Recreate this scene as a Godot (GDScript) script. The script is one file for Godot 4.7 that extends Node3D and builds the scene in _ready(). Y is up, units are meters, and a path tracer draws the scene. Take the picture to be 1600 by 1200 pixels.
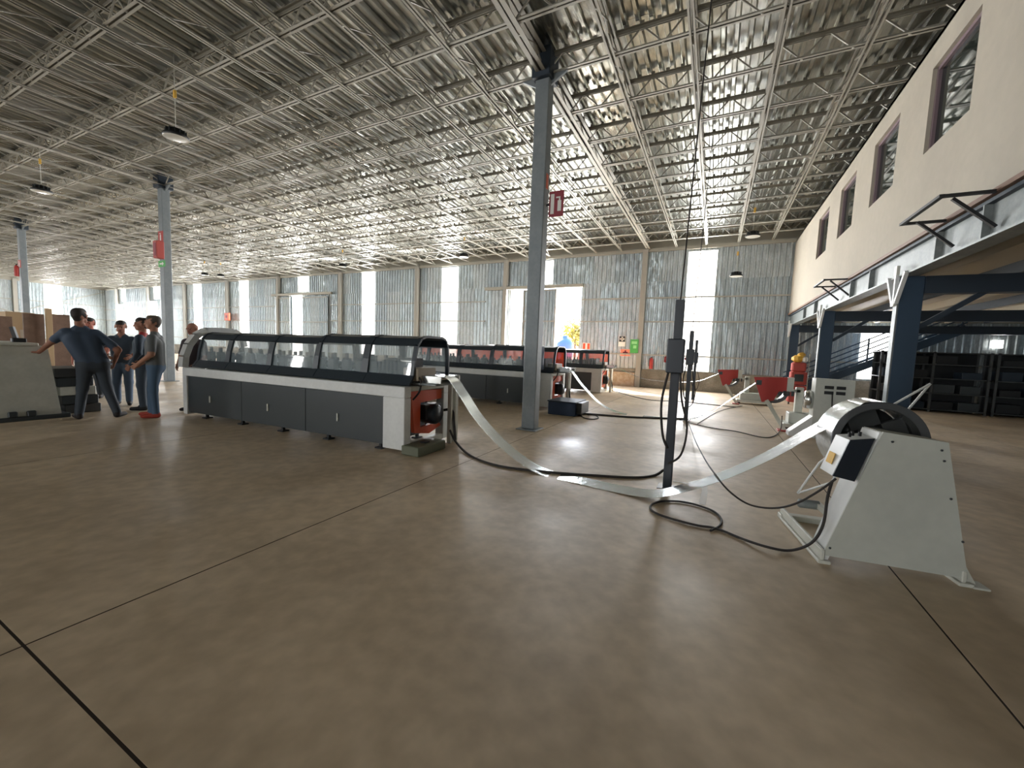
extends Node3D
# A steel-framed hall with three roll-forming lines. World axes: x to the right along the far wall, y up, -z towards the far wall; metres.
const EYE := Vector3(0, 1.45, 0)
const FOC := 630.0
const WALL_Z := -19.35
const LEFT_X := -58.2
const RIGHT_X := 11.0
const BACK_Z := 18.15
const CHORD_Y := 6.25
const TOP_Y := 6.58
const DECK_Y := 6.70
var view := Basis.from_euler(Vector3(deg_to_rad(-4.73), deg_to_rad(26.46), deg_to_rad(2.24)))
var rng := RandomNumberGenerator.new()
var M := {}
var taken := {}

func _ready() -> void:
	rng.seed = 20
	lights_and_camera()
	make_materials()
	build_floor()
	build_roof()
	build_far_wall()
	build_other_walls()
	build_mezzanine()
	build_columns()
	build_outside()
	build_lines()
	build_things()
	build_lamps()
	build_people()

# ---------------------------------------------------------------- light, camera
const GLOW := 4.0          # what the eye sees of a translucent wall sheet
const SHEET_LIGHT := 10.5   # light of one square metre of it
const BACK_STRENGTH := 0.95   # strips behind the camera face away from the sun
func lights_and_camera() -> void:
	var cam := Camera3D.new()
	cam.name = "camera"
	add_child(cam)
	cam.position = EYE
	cam.basis = view
	cam.fov = rad_to_deg(2.0 * atan(600.0 / FOC))
	cam.near = 0.05
	cam.far = 400.0
	cam.current = true
	var we := WorldEnvironment.new()
	we.name = "environment"
	var env := Environment.new()
	env.background_mode = Environment.BG_SKY
	var sky := Sky.new()
	var sm := ProceduralSkyMaterial.new()
	sm.sky_top_color = Color(0.62, 0.74, 0.90)
	sm.sky_horizon_color = Color(0.93, 0.95, 0.97)
	sm.ground_bottom_color = Color(0.55, 0.5, 0.42)
	sm.ground_horizon_color = Color(0.85, 0.82, 0.76)
	sm.sky_energy_multiplier = 3.0
	sm.ground_energy_multiplier = 2.0
	sky.sky_material = sm
	env.sky = sky
	env.tonemap_mode = Environment.TONE_MAPPER_LINEAR
	env.tonemap_exposure = 1.15
	env.sdfgi_enabled = true
	env.ssao_enabled = true
	env.ssil_enabled = true
	we.environment = env
	add_child(we)
	var sun := DirectionalLight3D.new()
	sun.name = "sun"
	add_child(sun)
	sun.look_at_from_position(Vector3.ZERO, Vector3(4.97, -4.6, 3.95), Vector3.UP)
	sun.light_energy = 16.0
	sun.light_color = Color(1.0, 0.94, 0.84)
	sun.light_angular_distance = 0.5
	sun.shadow_enabled = true

# ---------------------------------------------------------------- pixel -> place on a known surface
func ray(x: float, y: float) -> Vector3:
	return (view * Vector3(x - 800.0, 600.0 - y, -FOC)).normalized()
func fl(x: float, y: float, h := 0.0) -> Vector3:
	var d := ray(x, y)
	return EYE + d * ((h - EYE.y) / d.y)
func onz(z: float, x: float, y: float) -> Vector3:
	var d := ray(x, y)
	return EYE + d * ((z - EYE.z) / d.z)
func onx(xx: float, x: float, y: float) -> Vector3:
	var d := ray(x, y)
	return EYE + d * ((xx - EYE.x) / d.x)

# ---------------------------------------------------------------- mesh helpers
func new_st(smooth := false) -> SurfaceTool:
	var s := SurfaceTool.new()
	s.begin(Mesh.PRIMITIVE_TRIANGLES)
	s.set_smooth_group(0 if smooth else -1)
	return s
# a, b, c, d run counter-clockwise seen from outside
func quad(s: SurfaceTool, a: Vector3, b: Vector3, c: Vector3, d: Vector3) -> void:
	s.add_vertex(a); s.add_vertex(c); s.add_vertex(b)
	s.add_vertex(a); s.add_vertex(d); s.add_vertex(c)
func tri(s: SurfaceTool, a: Vector3, b: Vector3, c: Vector3) -> void:
	s.add_vertex(a); s.add_vertex(c); s.add_vertex(b)
func hexa(s: SurfaceTool, p: Array) -> void:   # p: 4 bottom corners, 4 top corners, both counter-clockwise seen from above
	quad(s, p[4], p[5], p[6], p[7])
	quad(s, p[3], p[2], p[1], p[0])
	for i in 4:
		var j := (i + 1) % 4
		quad(s, p[i], p[j], p[j + 4], p[i + 4])
func box(s: SurfaceTool, c: Vector3, size: Vector3, b := Basis.IDENTITY) -> void:
	var h := size * 0.5
	var p := []
	for y in [-1, 1]:
		for k in [[-1, 1], [1, 1], [1, -1], [-1, -1]]:
			p.append(c + b * Vector3(k[0] * h.x, y * h.y, k[1] * h.z))
	hexa(s, p)
# box with chamfered upright and top edges
func cbox(s: SurfaceTool, c: Vector3, size: Vector3, r := 0.01, b := Basis.IDENTITY) -> void:
	r = minf(r, minf(size.x, minf(size.y, size.z)) * 0.45)
	var h := size * 0.5
	var rings := []
	for lv in [[-h.y, r], [-h.y + r, 0.0], [h.y - r, 0.0], [h.y, r]]:
		var hx: float = h.x - lv[1]
		var hz: float = h.z - lv[1]
		var q := []
		for k in [[-hx, hz - r], [-hx + r, hz], [hx - r, hz], [hx, hz - r], [hx, -hz + r], [hx - r, -hz], [-hx + r, -hz], [-hx, -hz + r]]:
			q.append(c + b * Vector3(k[0], lv[0], k[1]))
		rings.append(q)
	for i in 3:
		for k in 8:
			var n := (k + 1) % 8
			quad(s, rings[i][k], rings[i][n], rings[i + 1][n], rings[i + 1][k])
	for k in range(1, 7):
		tri(s, rings[3][0], rings[3][k], rings[3][k + 1])
		tri(s, rings[0][0], rings[0][k + 1], rings[0][k])
func bbox(s: SurfaceTool, x0: float, x1: float, y0: float, y1: float, z0: float, z1: float) -> void:
	box(s, Vector3(x0 + x1, y0 + y1, z0 + z1) * 0.5, Vector3(absf(x1 - x0), absf(y1 - y0), absf(z1 - z0)))
func bcbox(s: SurfaceTool, x0: float, x1: float, y0: float, y1: float, z0: float, z1: float, r := 0.01) -> void:
	cbox(s, Vector3(x0 + x1, y0 + y1, z0 + z1) * 0.5, Vector3(absf(x1 - x0), absf(y1 - y0), absf(z1 - z0)), r)
# straight bar of rectangular section w x h between two points
func bar(s: SurfaceTool, a: Vector3, b: Vector3, w: float, h: float) -> void:
	var d := b - a
	var y := d.normalized()
	var side := Vector3.UP.cross(y)
	if side.length() < 0.01:
		side = Vector3.RIGHT
	side = side.normalized()
	var up := y.cross(side).normalized()
	box(s, (a + b) * 0.5, Vector3(w, d.length(), h), Basis(side, y, up * -1.0 if side.cross(y).dot(up) < 0 else up))
func rod(s: SurfaceTool, a: Vector3, b: Vector3, r: float, n := 6) -> void:
	tube(s, [a, b], r, n)
func tube(s: SurfaceTool, pts: Array, r: float, n := 6, caps := true) -> void:
	var prev := []
	var side := Vector3.ZERO
	for i in pts.size():
		var t: Vector3 = (pts[mini(i + 1, pts.size() - 1)] - pts[maxi(i - 1, 0)]).normalized()
		if side == Vector3.ZERO:
			side = t.cross(Vector3.UP if absf(t.y) < 0.9 else Vector3.RIGHT).normalized()
		else:
			side = (side - t * side.dot(t)).normalized()
		var up := t.cross(side)
		var ring := []
		for k in n:
			var a := TAU * k / n
			ring.append(pts[i] + (side * cos(a) + up * sin(a)) * r)
		if i > 0:
			for k in n:
				var m := (k + 1) % n
				quad(s, prev[k], prev[m], ring[m], ring[k])
		if caps and (i == 0 or i == pts.size() - 1):
			for k in range(1, n - 1):
				if i == 0:
					tri(s, ring[0], ring[k + 1], ring[k])
				else:
					tri(s, ring[0], ring[k], ring[k + 1])
		prev = ring
# profile of (radius, height) turned round an axis through c
func lathe(s: SurfaceTool, c: Vector3, prof: Array, n := 24, b := Basis.IDENTITY) -> void:
	for i in prof.size() - 1:
		for k in n:
			var a0 := TAU * k / n
			var a1 := TAU * (k + 1) / n
			var p = [prof[i], prof[i + 1]]
			quad(s, c + b * Vector3(cos(a0) * p[0].x, p[0].y, -sin(a0) * p[0].x), c + b * Vector3(cos(a1) * p[0].x, p[0].y, -sin(a1) * p[0].x),
				c + b * Vector3(cos(a1) * p[1].x, p[1].y, -sin(a1) * p[1].x), c + b * Vector3(cos(a0) * p[1].x, p[1].y, -sin(a0) * p[1].x))
# polygon (counter-clockwise, x right, y up) from z0 (back) to z1 (front)
func prism(s: SurfaceTool, poly: Array, z0: float, z1: float) -> void:
	var pk := PackedVector2Array(poly)
	var ids := Geometry2D.triangulate_polygon(pk)
	for i in range(0, ids.size(), 3):
		var a := pk[ids[i]]; var b := pk[ids[i + 1]]; var c := pk[ids[i + 2]]
		if (b - a).cross(c - a) < 0:
			var t := b; b = c; c = t
		tri(s, Vector3(a.x, a.y, z1), Vector3(b.x, b.y, z1), Vector3(c.x, c.y, z1))
		tri(s, Vector3(a.x, a.y, z0), Vector3(c.x, c.y, z0), Vector3(b.x, b.y, z0))
	for i in poly.size():
		var p: Vector2 = poly[i]
		var q: Vector2 = poly[(i + 1) % poly.size()]
		quad(s, Vector3(p.x, p.y, z1), Vector3(p.x, p.y, z0), Vector3(q.x, q.y, z0), Vector3(q.x, q.y, z1))
func spline(pts: Array, per := 8) -> Array:
	var out := []
	for i in pts.size() - 1:
		var p0: Vector3 = pts[maxi(i - 1, 0)]
		var p3: Vector3 = pts[mini(i + 2, pts.size() - 1)]
		for k in per:
			out.append((pts[i] as Vector3).cubic_interpolate(pts[i + 1], p0, p3, float(k) / per))
	out.append(pts[-1])
	return out
# flat band of width w (along wdir) following pts
func ribbon(s: SurfaceTool, pts: Array, w: float, thick: float, wdir: Vector3) -> void:
	var prev := []
	for i in pts.size():
		var t: Vector3 = (pts[mini(i + 1, pts.size() - 1)] - pts[maxi(i - 1, 0)]).normalized()
		var n := t.cross(wdir).normalized()
		var c: Vector3 = pts[i]
		var ring := [c + wdir * w * 0.5 + n * thick, c - wdir * w * 0.5 + n * thick, c - wdir * w * 0.5 - n * thick, c + wdir * w * 0.5 - n * thick]
		if i > 0:
			for k in 4:
				var m := (k + 1) % 4
				s.set_smooth_group(k + 1)
				quad(s, prev[k], prev[m], ring[m], ring[k])
		prev = ring
func mesh_of(s: SurfaceTool) -> ArrayMesh:
	s.generate_normals()
	return s.commit()
func numbered(called: String) -> String:
	if not taken.has(called):
		taken[called] = 0
		return called
	taken[called] += 1
	return "%s_%03d" % [called, taken[called]]
func put(called: String, m: Mesh, mat: Material, parent: Node = null, at := Vector3.ZERO) -> MeshInstance3D:
	var o := MeshInstance3D.new()
	o.mesh = m
	o.material_override = mat
	o.position = at
	if parent == null:
		o.name = numbered(called)
		add_child(o)
	else:
		o.name = called
		parent.add_child(o, true)
	return o
func obj(called: String, s: SurfaceTool, mat: Material, parent: Node = null, at := Vector3.ZERO) -> MeshInstance3D:
	return put(called, mesh_of(s), mat, parent, at)
func tag(o: Node, label: String, category := "", group := "", kind := "") -> Node:
	if label: o.set_meta("label", label)
	if category: o.set_meta("category", category)
	if group: o.set_meta("group", group)
	if kind: o.set_meta("kind", kind)
	return o
func thing(called: String, label: String, category: String, at := Vector3.ZERO, turn := 0.0, group := "") -> Node3D:
	var o := Node3D.new()
	o.name = numbered(called)
	add_child(o)
	o.position = at
	o.rotation.y = turn
	tag(o, label, category, group)
	return o
func setting(called: String, label := "") -> Node3D:
	var o := Node3D.new()
	o.name = numbered(called)
	add_child(o)
	tag(o, label, "", "", "structure")
	return o
func part_node(called: String, parent: Node, at := Vector3.ZERO) -> Node3D:
	var o := Node3D.new()
	o.name = called
	parent.add_child(o, true)
	o.position = at
	return o

# ---------------------------------------------------------------- materials
func noise_img(size: int, seed_: int, freq: float, oct := 5, lo := 0.0, hi := 1.0) -> Image:
	var n := FastNoiseLite.new()
	n.seed = seed_
	n.frequency = freq
	n.noise_type = FastNoiseLite.TYPE_SIMPLEX_SMOOTH
	n.fractal_type = FastNoiseLite.FRACTAL_FBM
	n.fractal_octaves = oct
	# a larger picture whose far edges are blended over the near ones, so that it repeats without a seam
	var skirt := size / 4
	var big := size + skirt
	var src := n.get_image(big, big)
	src.convert(Image.FORMAT_L8)
	var a := src.get_data()
	var row := PackedByteArray()
	row.resize(size * big)
	for y in big:
		for x in size:
			var v: float = a[y * big + x]
			if x < skirt:
				v = lerpf(a[y * big + x + size], v, float(x) / skirt)
			row[y * size + x] = int(v)
	var im := Image.create_from_data(size, size, false, Image.FORMAT_L8, row.slice(0, size * size))
	var fin := im.get_data()
	for y in skirt:
		for x in size:
			fin[y * size + x] = int(lerpf(row[(y + size) * size + x], row[y * size + x], float(y) / skirt))
	im = Image.create_from_data(size, size, false, Image.FORMAT_L8, fin)
	if lo != 0.0 or hi != 1.0:
		var d := im.get_data()
		for i in d.size():
			d[i] = int(255.0 * lerpf(lo, hi, d[i] / 255.0))
		im = Image.create_from_data(size, size, false, Image.FORMAT_L8, d)
	return im
func tex(im: Image) -> ImageTexture:
	return ImageTexture.create_from_image(im)
# colour texture that runs from dark to light tone along a mix of two noises
func tone_tex(size: int, seed_: int, f1: float, f2: float, dark: Color, light: Color, mixw := 0.6) -> ImageTexture:
	var a := noise_img(size, seed_, f1, 5).get_data()
	var b := noise_img(size, seed_ + 9, f2, 4).get_data()
	var out := PackedByteArray()
	out.resize(size * size * 3)
	for i in size * size:
		var t := clampf((a[i] * mixw + b[i] * (1.0 - mixw)) / 255.0, 0.0, 1.0)
		t = t * t * (3.0 - 2.0 * t)
		out[i * 3] = int(255.0 * lerpf(dark.r, light.r, t))
		out[i * 3 + 1] = int(255.0 * lerpf(dark.g, light.g, t))
		out[i * 3 + 2] = int(255.0 * lerpf(dark.b, light.b, t))
	return tex(Image.create_from_data(size, size, false, Image.FORMAT_RGB8, out))
func bump_tex(size: int, seed_: int, freq: float, oct: int, strength: float) -> ImageTexture:
	var im := noise_img(size, seed_, freq, oct)
	im.convert(Image.FORMAT_RGBA8)
	im.bump_map_to_normal_map(strength)
	return tex(im)
func paint(c: Color, rough := 0.5, metal := 0.0) -> StandardMaterial3D:
	var m := StandardMaterial3D.new()
	m.albedo_color = c
	m.roughness = rough
	m.metallic = metal
	return m
func tri_mat(t: Texture2D, scale: float, rough := 0.6, metal := 0.0, tint := Color.WHITE) -> StandardMaterial3D:
	var m := paint(tint, rough, metal)
	m.albedo_texture = t
	m.uv1_triplanar = true
	m.uv1_world_triplanar = true
	m.uv1_scale = Vector3.ONE * scale
	return m
func make_materials() -> void:
	var conc := tone_tex(1024, 3, 0.006, 0.05, Color8(172, 154, 129), Color8(216, 196, 167), 0.5)
	M.floor = tri_mat(conc, 0.11, 1.0)
	M.floor.roughness_texture = tex(noise_img(512, 31, 0.012, 5, 0.34, 0.64))
	M.floor.roughness_texture_channel = BaseMaterial3D.TEXTURE_CHANNEL_RED
	M.floor.metallic_specular = 0.5
	M.bed = paint(Color8(48, 38, 30), 0.95)
	var spangle := tone_tex(512, 11, 0.03, 0.12, Color8(176, 178, 176), Color8(226, 228, 226), 0.5)
	M.dent = bump_tex(512, 21, 0.012, 4, 10.0)
	M.roof = []
	for k in 3:
		var m := tri_mat(spangle, 0.35, [0.27, 0.32, 0.37][k], 0.92, [Color8(204, 202, 194), Color8(192, 190, 180), Color8(212, 211, 205)][k])
		m.normal_enabled = true
		m.normal_texture = M.dent
		m.normal_scale = [0.13, 0.2, 0.16][k]
		m.uv1_scale = Vector3(0.5, 0.5, 0.10)
		M.roof.append(m)
	M.cladding = []
	for k in 3:
		var m := tri_mat(spangle, 0.45, [0.36, 0.42, 0.48][k], 0.75, [Color8(214, 224, 230), Color8(203, 213, 221), Color8(224, 231, 236)][k])
		m.normal_enabled = true
		m.normal_texture = M.dent
		m.normal_scale = 0.5
		m.uv1_scale = Vector3(0.5, 0.13, 0.5)
		M.cladding.append(m)
	M.steel = paint(Color8(162, 159, 148), 0.52, 0.2)
	M.column = tri_mat(tone_tex(256, 41, 0.02, 0.09, Color8(118, 126, 130), Color8(134, 141, 144)), 0.5, 0.5, 0.1)
	M.wall_column = paint(Color8(162, 160, 152), 0.6)
	M.plinth = tri_mat(tone_tex(512, 51, 0.01, 0.06, Color8(122, 117, 108), Color8(164, 158, 147)), 0.35, 0.9)
	M.render = tri_mat(tone_tex(512, 61, 0.006, 0.05, Color8(170, 163, 149), Color8(182, 175, 160)), 0.2, 0.85)
	M.trim = paint(Color8(126, 96, 78), 0.6)
	M.mauve = paint(Color8(128, 110, 116), 0.5)
	M.dark_glass = paint(Color8(30, 38, 36), 0.04)
	M.dark_glass.metallic_specular = 0.8
	M.beam_grey = tri_mat(tone_tex(256, 71, 0.02, 0.1, Color8(112, 120, 120), Color8(146, 150, 148)), 0.6, 0.5, 0.2)
	M.blue = paint(Color8(52, 72, 92), 0.5)
	M.blue_dark = paint(Color8(42, 54, 66), 0.6)
	M.deck = paint(Color8(176, 166, 146), 0.6, 0.2)
	M.white = tri_mat(tone_tex(256, 81, 0.02, 0.1, Color8(212, 214, 212), Color8(226, 228, 226)), 0.6, 0.4)
	M.offwhite = tri_mat(tone_tex(256, 83, 0.02, 0.1, Color8(196, 198, 188), Color8(214, 214, 204)), 0.6, 0.45)
	M.body_grey = tri_mat(tone_tex(256, 85, 0.015, 0.08, Color8(186, 190, 182), Color8(200, 203, 194)), 0.5, 0.45)
	M.charcoal = paint(Color8(56, 62, 64), 0.42)
	M.hood = paint(Color8(40, 50, 58), 0.38)
	M.black = paint(Color8(26, 28, 30), 0.5)
	M.navy_panel = paint(Color8(28, 36, 46), 0.4)
	M.rubber = paint(Color8(46, 42, 40), 0.7)
	M.orange = paint(Color8(214, 84, 44), 0.45)
	M.red = paint(Color8(178, 58, 53), 0.5)
	M.red_dull = paint(Color8(176, 74, 66), 0.55)
	M.maroon = paint(Color8(140, 44, 58), 0.5)
	M.yellow = paint(Color8(222, 176, 70), 0.6)
	M.beige = paint(Color8(178, 166, 148), 0.55)
	M.green = paint(Color8(76, 168, 84), 0.55)
	M.olive = paint(Color8(98, 102, 82), 0.5)
	M.bluebox = paint(Color8(44, 62, 90), 0.5)
	M.sign_white = paint(Color8(232, 230, 224), 0.6)
	M.brown = tri_mat(tone_tex(256, 91, 0.02, 0.12, Color8(104, 82, 68), Color8(126, 100, 84)), 0.7, 0.7)
	M.carton = paint(Color8(176, 150, 116), 0.8)
	M.galv = tri_mat(spangle, 1.3, 0.24, 0.95, Color8(238, 240, 240))
	M.galv.normal_enabled = true
	M.galv.normal_texture = M.dent
	M.galv.normal_scale = 0.15
	M.coil_side = paint(Color8(112, 114, 116), 0.4, 0.8)
	M.iron = paint(Color8(86, 88, 88), 0.45, 0.7)
	M.chrome = paint(Color8(206, 208, 206), 0.2, 0.95)
	M.pane = paint(Color(0.75, 0.82, 0.84, 0.16), 0.03)
	M.pane.transparency = BaseMaterial3D.TRANSPARENCY_ALPHA
	M.pane_orange = paint(Color(1.0, 0.40, 0.13, 0.48), 0.15)
	M.pane_orange.transparency = BaseMaterial3D.TRANSPARENCY_ALPHA
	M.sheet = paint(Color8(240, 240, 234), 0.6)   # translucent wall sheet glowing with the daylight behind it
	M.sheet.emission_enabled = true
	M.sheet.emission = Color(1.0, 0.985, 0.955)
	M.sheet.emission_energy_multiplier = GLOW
	M.lens = paint(Color8(220, 220, 212), 0.3)
	M.yard = tri_mat(tone_tex(512, 95, 0.01, 0.07, Color8(190, 172, 142), Color8(214, 198, 170)), 0.1, 0.95)
	M.leaf = paint(Color8(112, 100, 42), 0.6)
	M.leaf.backlight_enabled = true
	M.leaf.backlight = Color(0.4, 0.36, 0.14)
	M.bark = paint(Color8(98, 78, 58), 0.9)
	M.tank = paint(Color8(34, 56, 104), 0.45)
	M.rust = tri_mat(tone_tex(256, 97, 0.02, 0.1, Color8(172, 146, 118), Color8(206, 196, 178)), 0.9, 0.85)

# daylight of a translucent sheet or an open gap, standing just inside it
func daylight(parent: Node, at: Vector3, w: float, h: float, turn: float, strength := 1.0) -> void:
	var l := AreaLight3D.new()
	l.name = "daylight"
	parent.add_child(l, true)
	l.area_size = Vector2(w, h)
	l.area_normalize_energy = false
	l.light_energy = SHEET_LIGHT * strength
	l.light_color = Color(0.985, 0.99, 1.0)
	l.area_range = 120.0
	l.area_attenuation = 2.0
	l.shadow_enabled = true
	l.position = at
	l.rotation.y = turn

# ---------------------------------------------------------------- the hall
# trapezoidal sheet: x across (width 1), y along (length 1), relief towards +z
func ribbed(ribs: int, depth: float, flat: float) -> ArrayMesh:
	var s := new_st()
	var p := 1.0 / ribs
	var xs := []
	for k in ribs:
		var x := -0.5 + k * p
		xs.append(Vector2(x, 0)); xs.append(Vector2(x + p * flat, 0))
		xs.append(Vector2(x + p * (flat + 0.12), depth)); xs.append(Vector2(x + p * (1.0 - 0.12), depth))
	xs.append(Vector2(0.5, 0))
	for i in xs.size() - 1:
		var a: Vector2 = xs[i]
		var b: Vector2 = xs[i + 1]
		quad(s, Vector3(a.x, -0.5, a.y), Vector3(b.x, -0.5, b.y), Vector3(b.x, 0.5, b.y), Vector3(a.x, 0.5, a.y))
	return mesh_of(s)
func sheet_at(m: Mesh, mat: Material, parent: Node, c: Vector3, w: float, h: float, turn: float, called := "cladding_sheet") -> MeshInstance3D:
	var o := put(called, m, mat, parent, c)
	o.basis = Basis(Vector3.UP, turn) * Basis.from_scale(Vector3(w, h, 1.0))
	return o
# a run of sheets along a wall; a0..a1 along `dir` from `origin`
func clad(m: Mesh, parent: Node, origin: Vector3, dir: Vector3, a0: float, a1: float, y0: float, y1: float, turn: float, step := 1.0) -> void:
	var n := maxi(1, int(round((a1 - a0) / step)))
	var w := (a1 - a0) / n
	for k in n:
		var c := origin + dir * (a0 + w * (k + 0.5)) + Vector3(0, (y0 + y1) * 0.5, 0)
		sheet_at(m, M.cladding[rng.randi() % 3], parent, c, w, y1 - y0, turn)
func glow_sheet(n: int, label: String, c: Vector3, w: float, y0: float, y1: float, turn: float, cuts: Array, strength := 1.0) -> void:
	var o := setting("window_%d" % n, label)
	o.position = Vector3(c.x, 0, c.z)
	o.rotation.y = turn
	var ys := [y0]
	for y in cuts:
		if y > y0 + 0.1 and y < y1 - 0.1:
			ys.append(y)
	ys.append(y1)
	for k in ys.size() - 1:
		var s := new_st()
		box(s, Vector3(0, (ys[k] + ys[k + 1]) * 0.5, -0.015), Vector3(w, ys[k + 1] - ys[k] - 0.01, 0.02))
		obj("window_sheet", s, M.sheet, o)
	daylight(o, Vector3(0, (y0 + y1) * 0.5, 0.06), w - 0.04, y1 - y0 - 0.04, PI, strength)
func build_floor() -> void:
	var f := setting("floor", "dusty polished concrete floor cast in slabs")
	var s := new_st()
	bbox(s, LEFT_X - 0.3, RIGHT_X + 0.3, -0.25, -0.0015, WALL_Z - 0.2, BACK_Z + 0.2)
	obj("joint_bed", s, M.bed, f)
	var xs := [LEFT_X]
	var x := -2.765 - 4.0 * 13
	while x < RIGHT_X:
		if x > LEFT_X + 0.5: xs.append(x)
		x += 4.0
	xs.append(RIGHT_X)
	var zs := [WALL_Z, -12.585, -6.585, -0.585, 5.415, 11.415, BACK_Z]
	zs = [WALL_Z, -8.585, -0.585, 7.415, BACK_Z]
	for i in xs.size() - 1:
		for k in zs.size() - 1:
			var sl := new_st()
			bbox(sl, xs[i] + 0.006, xs[i + 1] - 0.006, -0.12, 0.0, zs[k] + 0.006, zs[k + 1] - 0.006)
			obj("slab", sl, M.floor, f)
func lattice(length: float, depth: float, pitch: float, r: float) -> ArrayMesh:
	# one bent bar: zigzag between two chords, along x from 0
	var s := new_st()
	var n := int(round(length / pitch))
	var p := length / n
	for k in n:
		bar(s, Vector3(k * p, 0, 0), Vector3((k + 0.5) * p, depth, 0), r, r)
		bar(s, Vector3((k + 0.5) * p, depth, 0), Vector3((k + 1) * p, 0, 0), r, r)
	return mesh_of(s)
func chord(length: float, w: float, t: float, up: float) -> ArrayMesh:
	# two angles back to back with a gap, along x
	var s := new_st()
	for z in [-1, 1]:
		bbox(s, 0, length, 0, t, z * 0.012, z * (0.012 + w))
		bbox(s, 0, length, minf(0, up), maxf(t, up), z * 0.012, z * (0.012 + t))
	return mesh_of(s)
func build_roof() -> void:
	var c := setting("ceiling", "galvanised ribbed roof carried by open web steel joists")
	var m := ribbed(5, 0.05, 0.5)
	var zz := [WALL_Z - 0.05, -6.85, 5.65, BACK_Z]
	var x := LEFT_X
	while x < RIGHT_X:
		for k in 3:
			var o := put("roof_sheet", m, M.roof[rng.randi() % 3], c, Vector3(x + 0.5, DECK_Y + rng.randf_range(-0.004, 0.004), (zz[k] + zz[k + 1]) * 0.5))
			o.basis = Basis(Vector3.RIGHT, PI / 2) * Basis.from_scale(Vector3(1.01, zz[k + 1] - zz[k] + 0.1, 1.0))
			o.rotate_z(rng.randf_range(-0.006, 0.006))
		x += 1.0
	var sk := new_st()
	bbox(sk, LEFT_X - 0.3, RIGHT_X + 0.3, 6.80, 6.90, WALL_Z - 0.3, BACK_Z + 0.3)
	obj("roof_insulation", sk, M.bed, c)
	# joists along x, a bay of 13 m each
	var web := lattice(13.0, TOP_Y - CHORD_Y, 0.65, 0.022)
	var low := chord(13.0, 0.04, 0.006, 0.045)
	var top := chord(13.0, 0.045, 0.007, -0.05)
	var web_s := lattice(2.6, TOP_Y - CHORD_Y, 0.65, 0.022)
	var low_s := chord(2.6, 0.04, 0.006, 0.045)
	var top_s := chord(2.6, 0.045, 0.007, -0.05)
	var clip := new_st()
	for k in 52:
		bbox(clip, k * 0.25 + 0.09, k * 0.25 + 0.15, 0.0, 0.075, -0.02, 0.02)
	var clips := mesh_of(clip)
	for r in 16:
		var z := -18.1 + 1.25 * r
		for b in 6:
			var x0: float = -3.0 - 13.0 * (b - 1) - 13.0
			var short := b == 5
			if short: x0 = -58.0
			if b == 0: x0 = -3.0
			elif not short: x0 = -3.0 - 13.0 * b
			var j := part_node("joist", c, Vector3(x0, CHORD_Y, z))
			put("web_bar", web_s if short else web, M.steel, j)
			put("bottom_chord", low_s if short else low, M.steel, j)
			put("top_chord", top_s if short else top, M.steel, j, Vector3(0, TOP_Y - CHORD_Y, 0))
			if not short and r < 14:
				put("deck_clips", clips, M.steel, j, Vector3(0, TOP_Y - CHORD_Y, 0)).set_meta("kind", "stuff")
	# bridging trusses along z and heavier girders on the column lines
	var span := 20.8
	var bweb := lattice(span, TOP_Y - CHORD_Y - 0.06, 1.25, 0.02)
	var blow := chord(span, 0.035, 0.006, 0.04)
	var glow_ := chord(span, 0.075, 0.012, 0.08)
	for k in 59:
		var bx := 10.0 - 13.0 / 11.0 * (k + 1)
		if bx < LEFT_X + 0.3: break
		var girder: bool = (k + 1) % 11 == 0
		var j := part_node("girder" if girder else "bridging_truss", c, Vector3(bx, CHORD_Y - 0.03, WALL_Z + 0.1))
		j.rotation.y = -PI / 2
		put("web_bar", bweb, M.steel, j)
		put("bottom_chord", glow_ if girder else blow, M.steel, j)
		put("top_chord", glow_ if girder else blow, M.steel, j, Vector3(0, TOP_Y - CHORD_Y - 0.04, 0))
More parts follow.
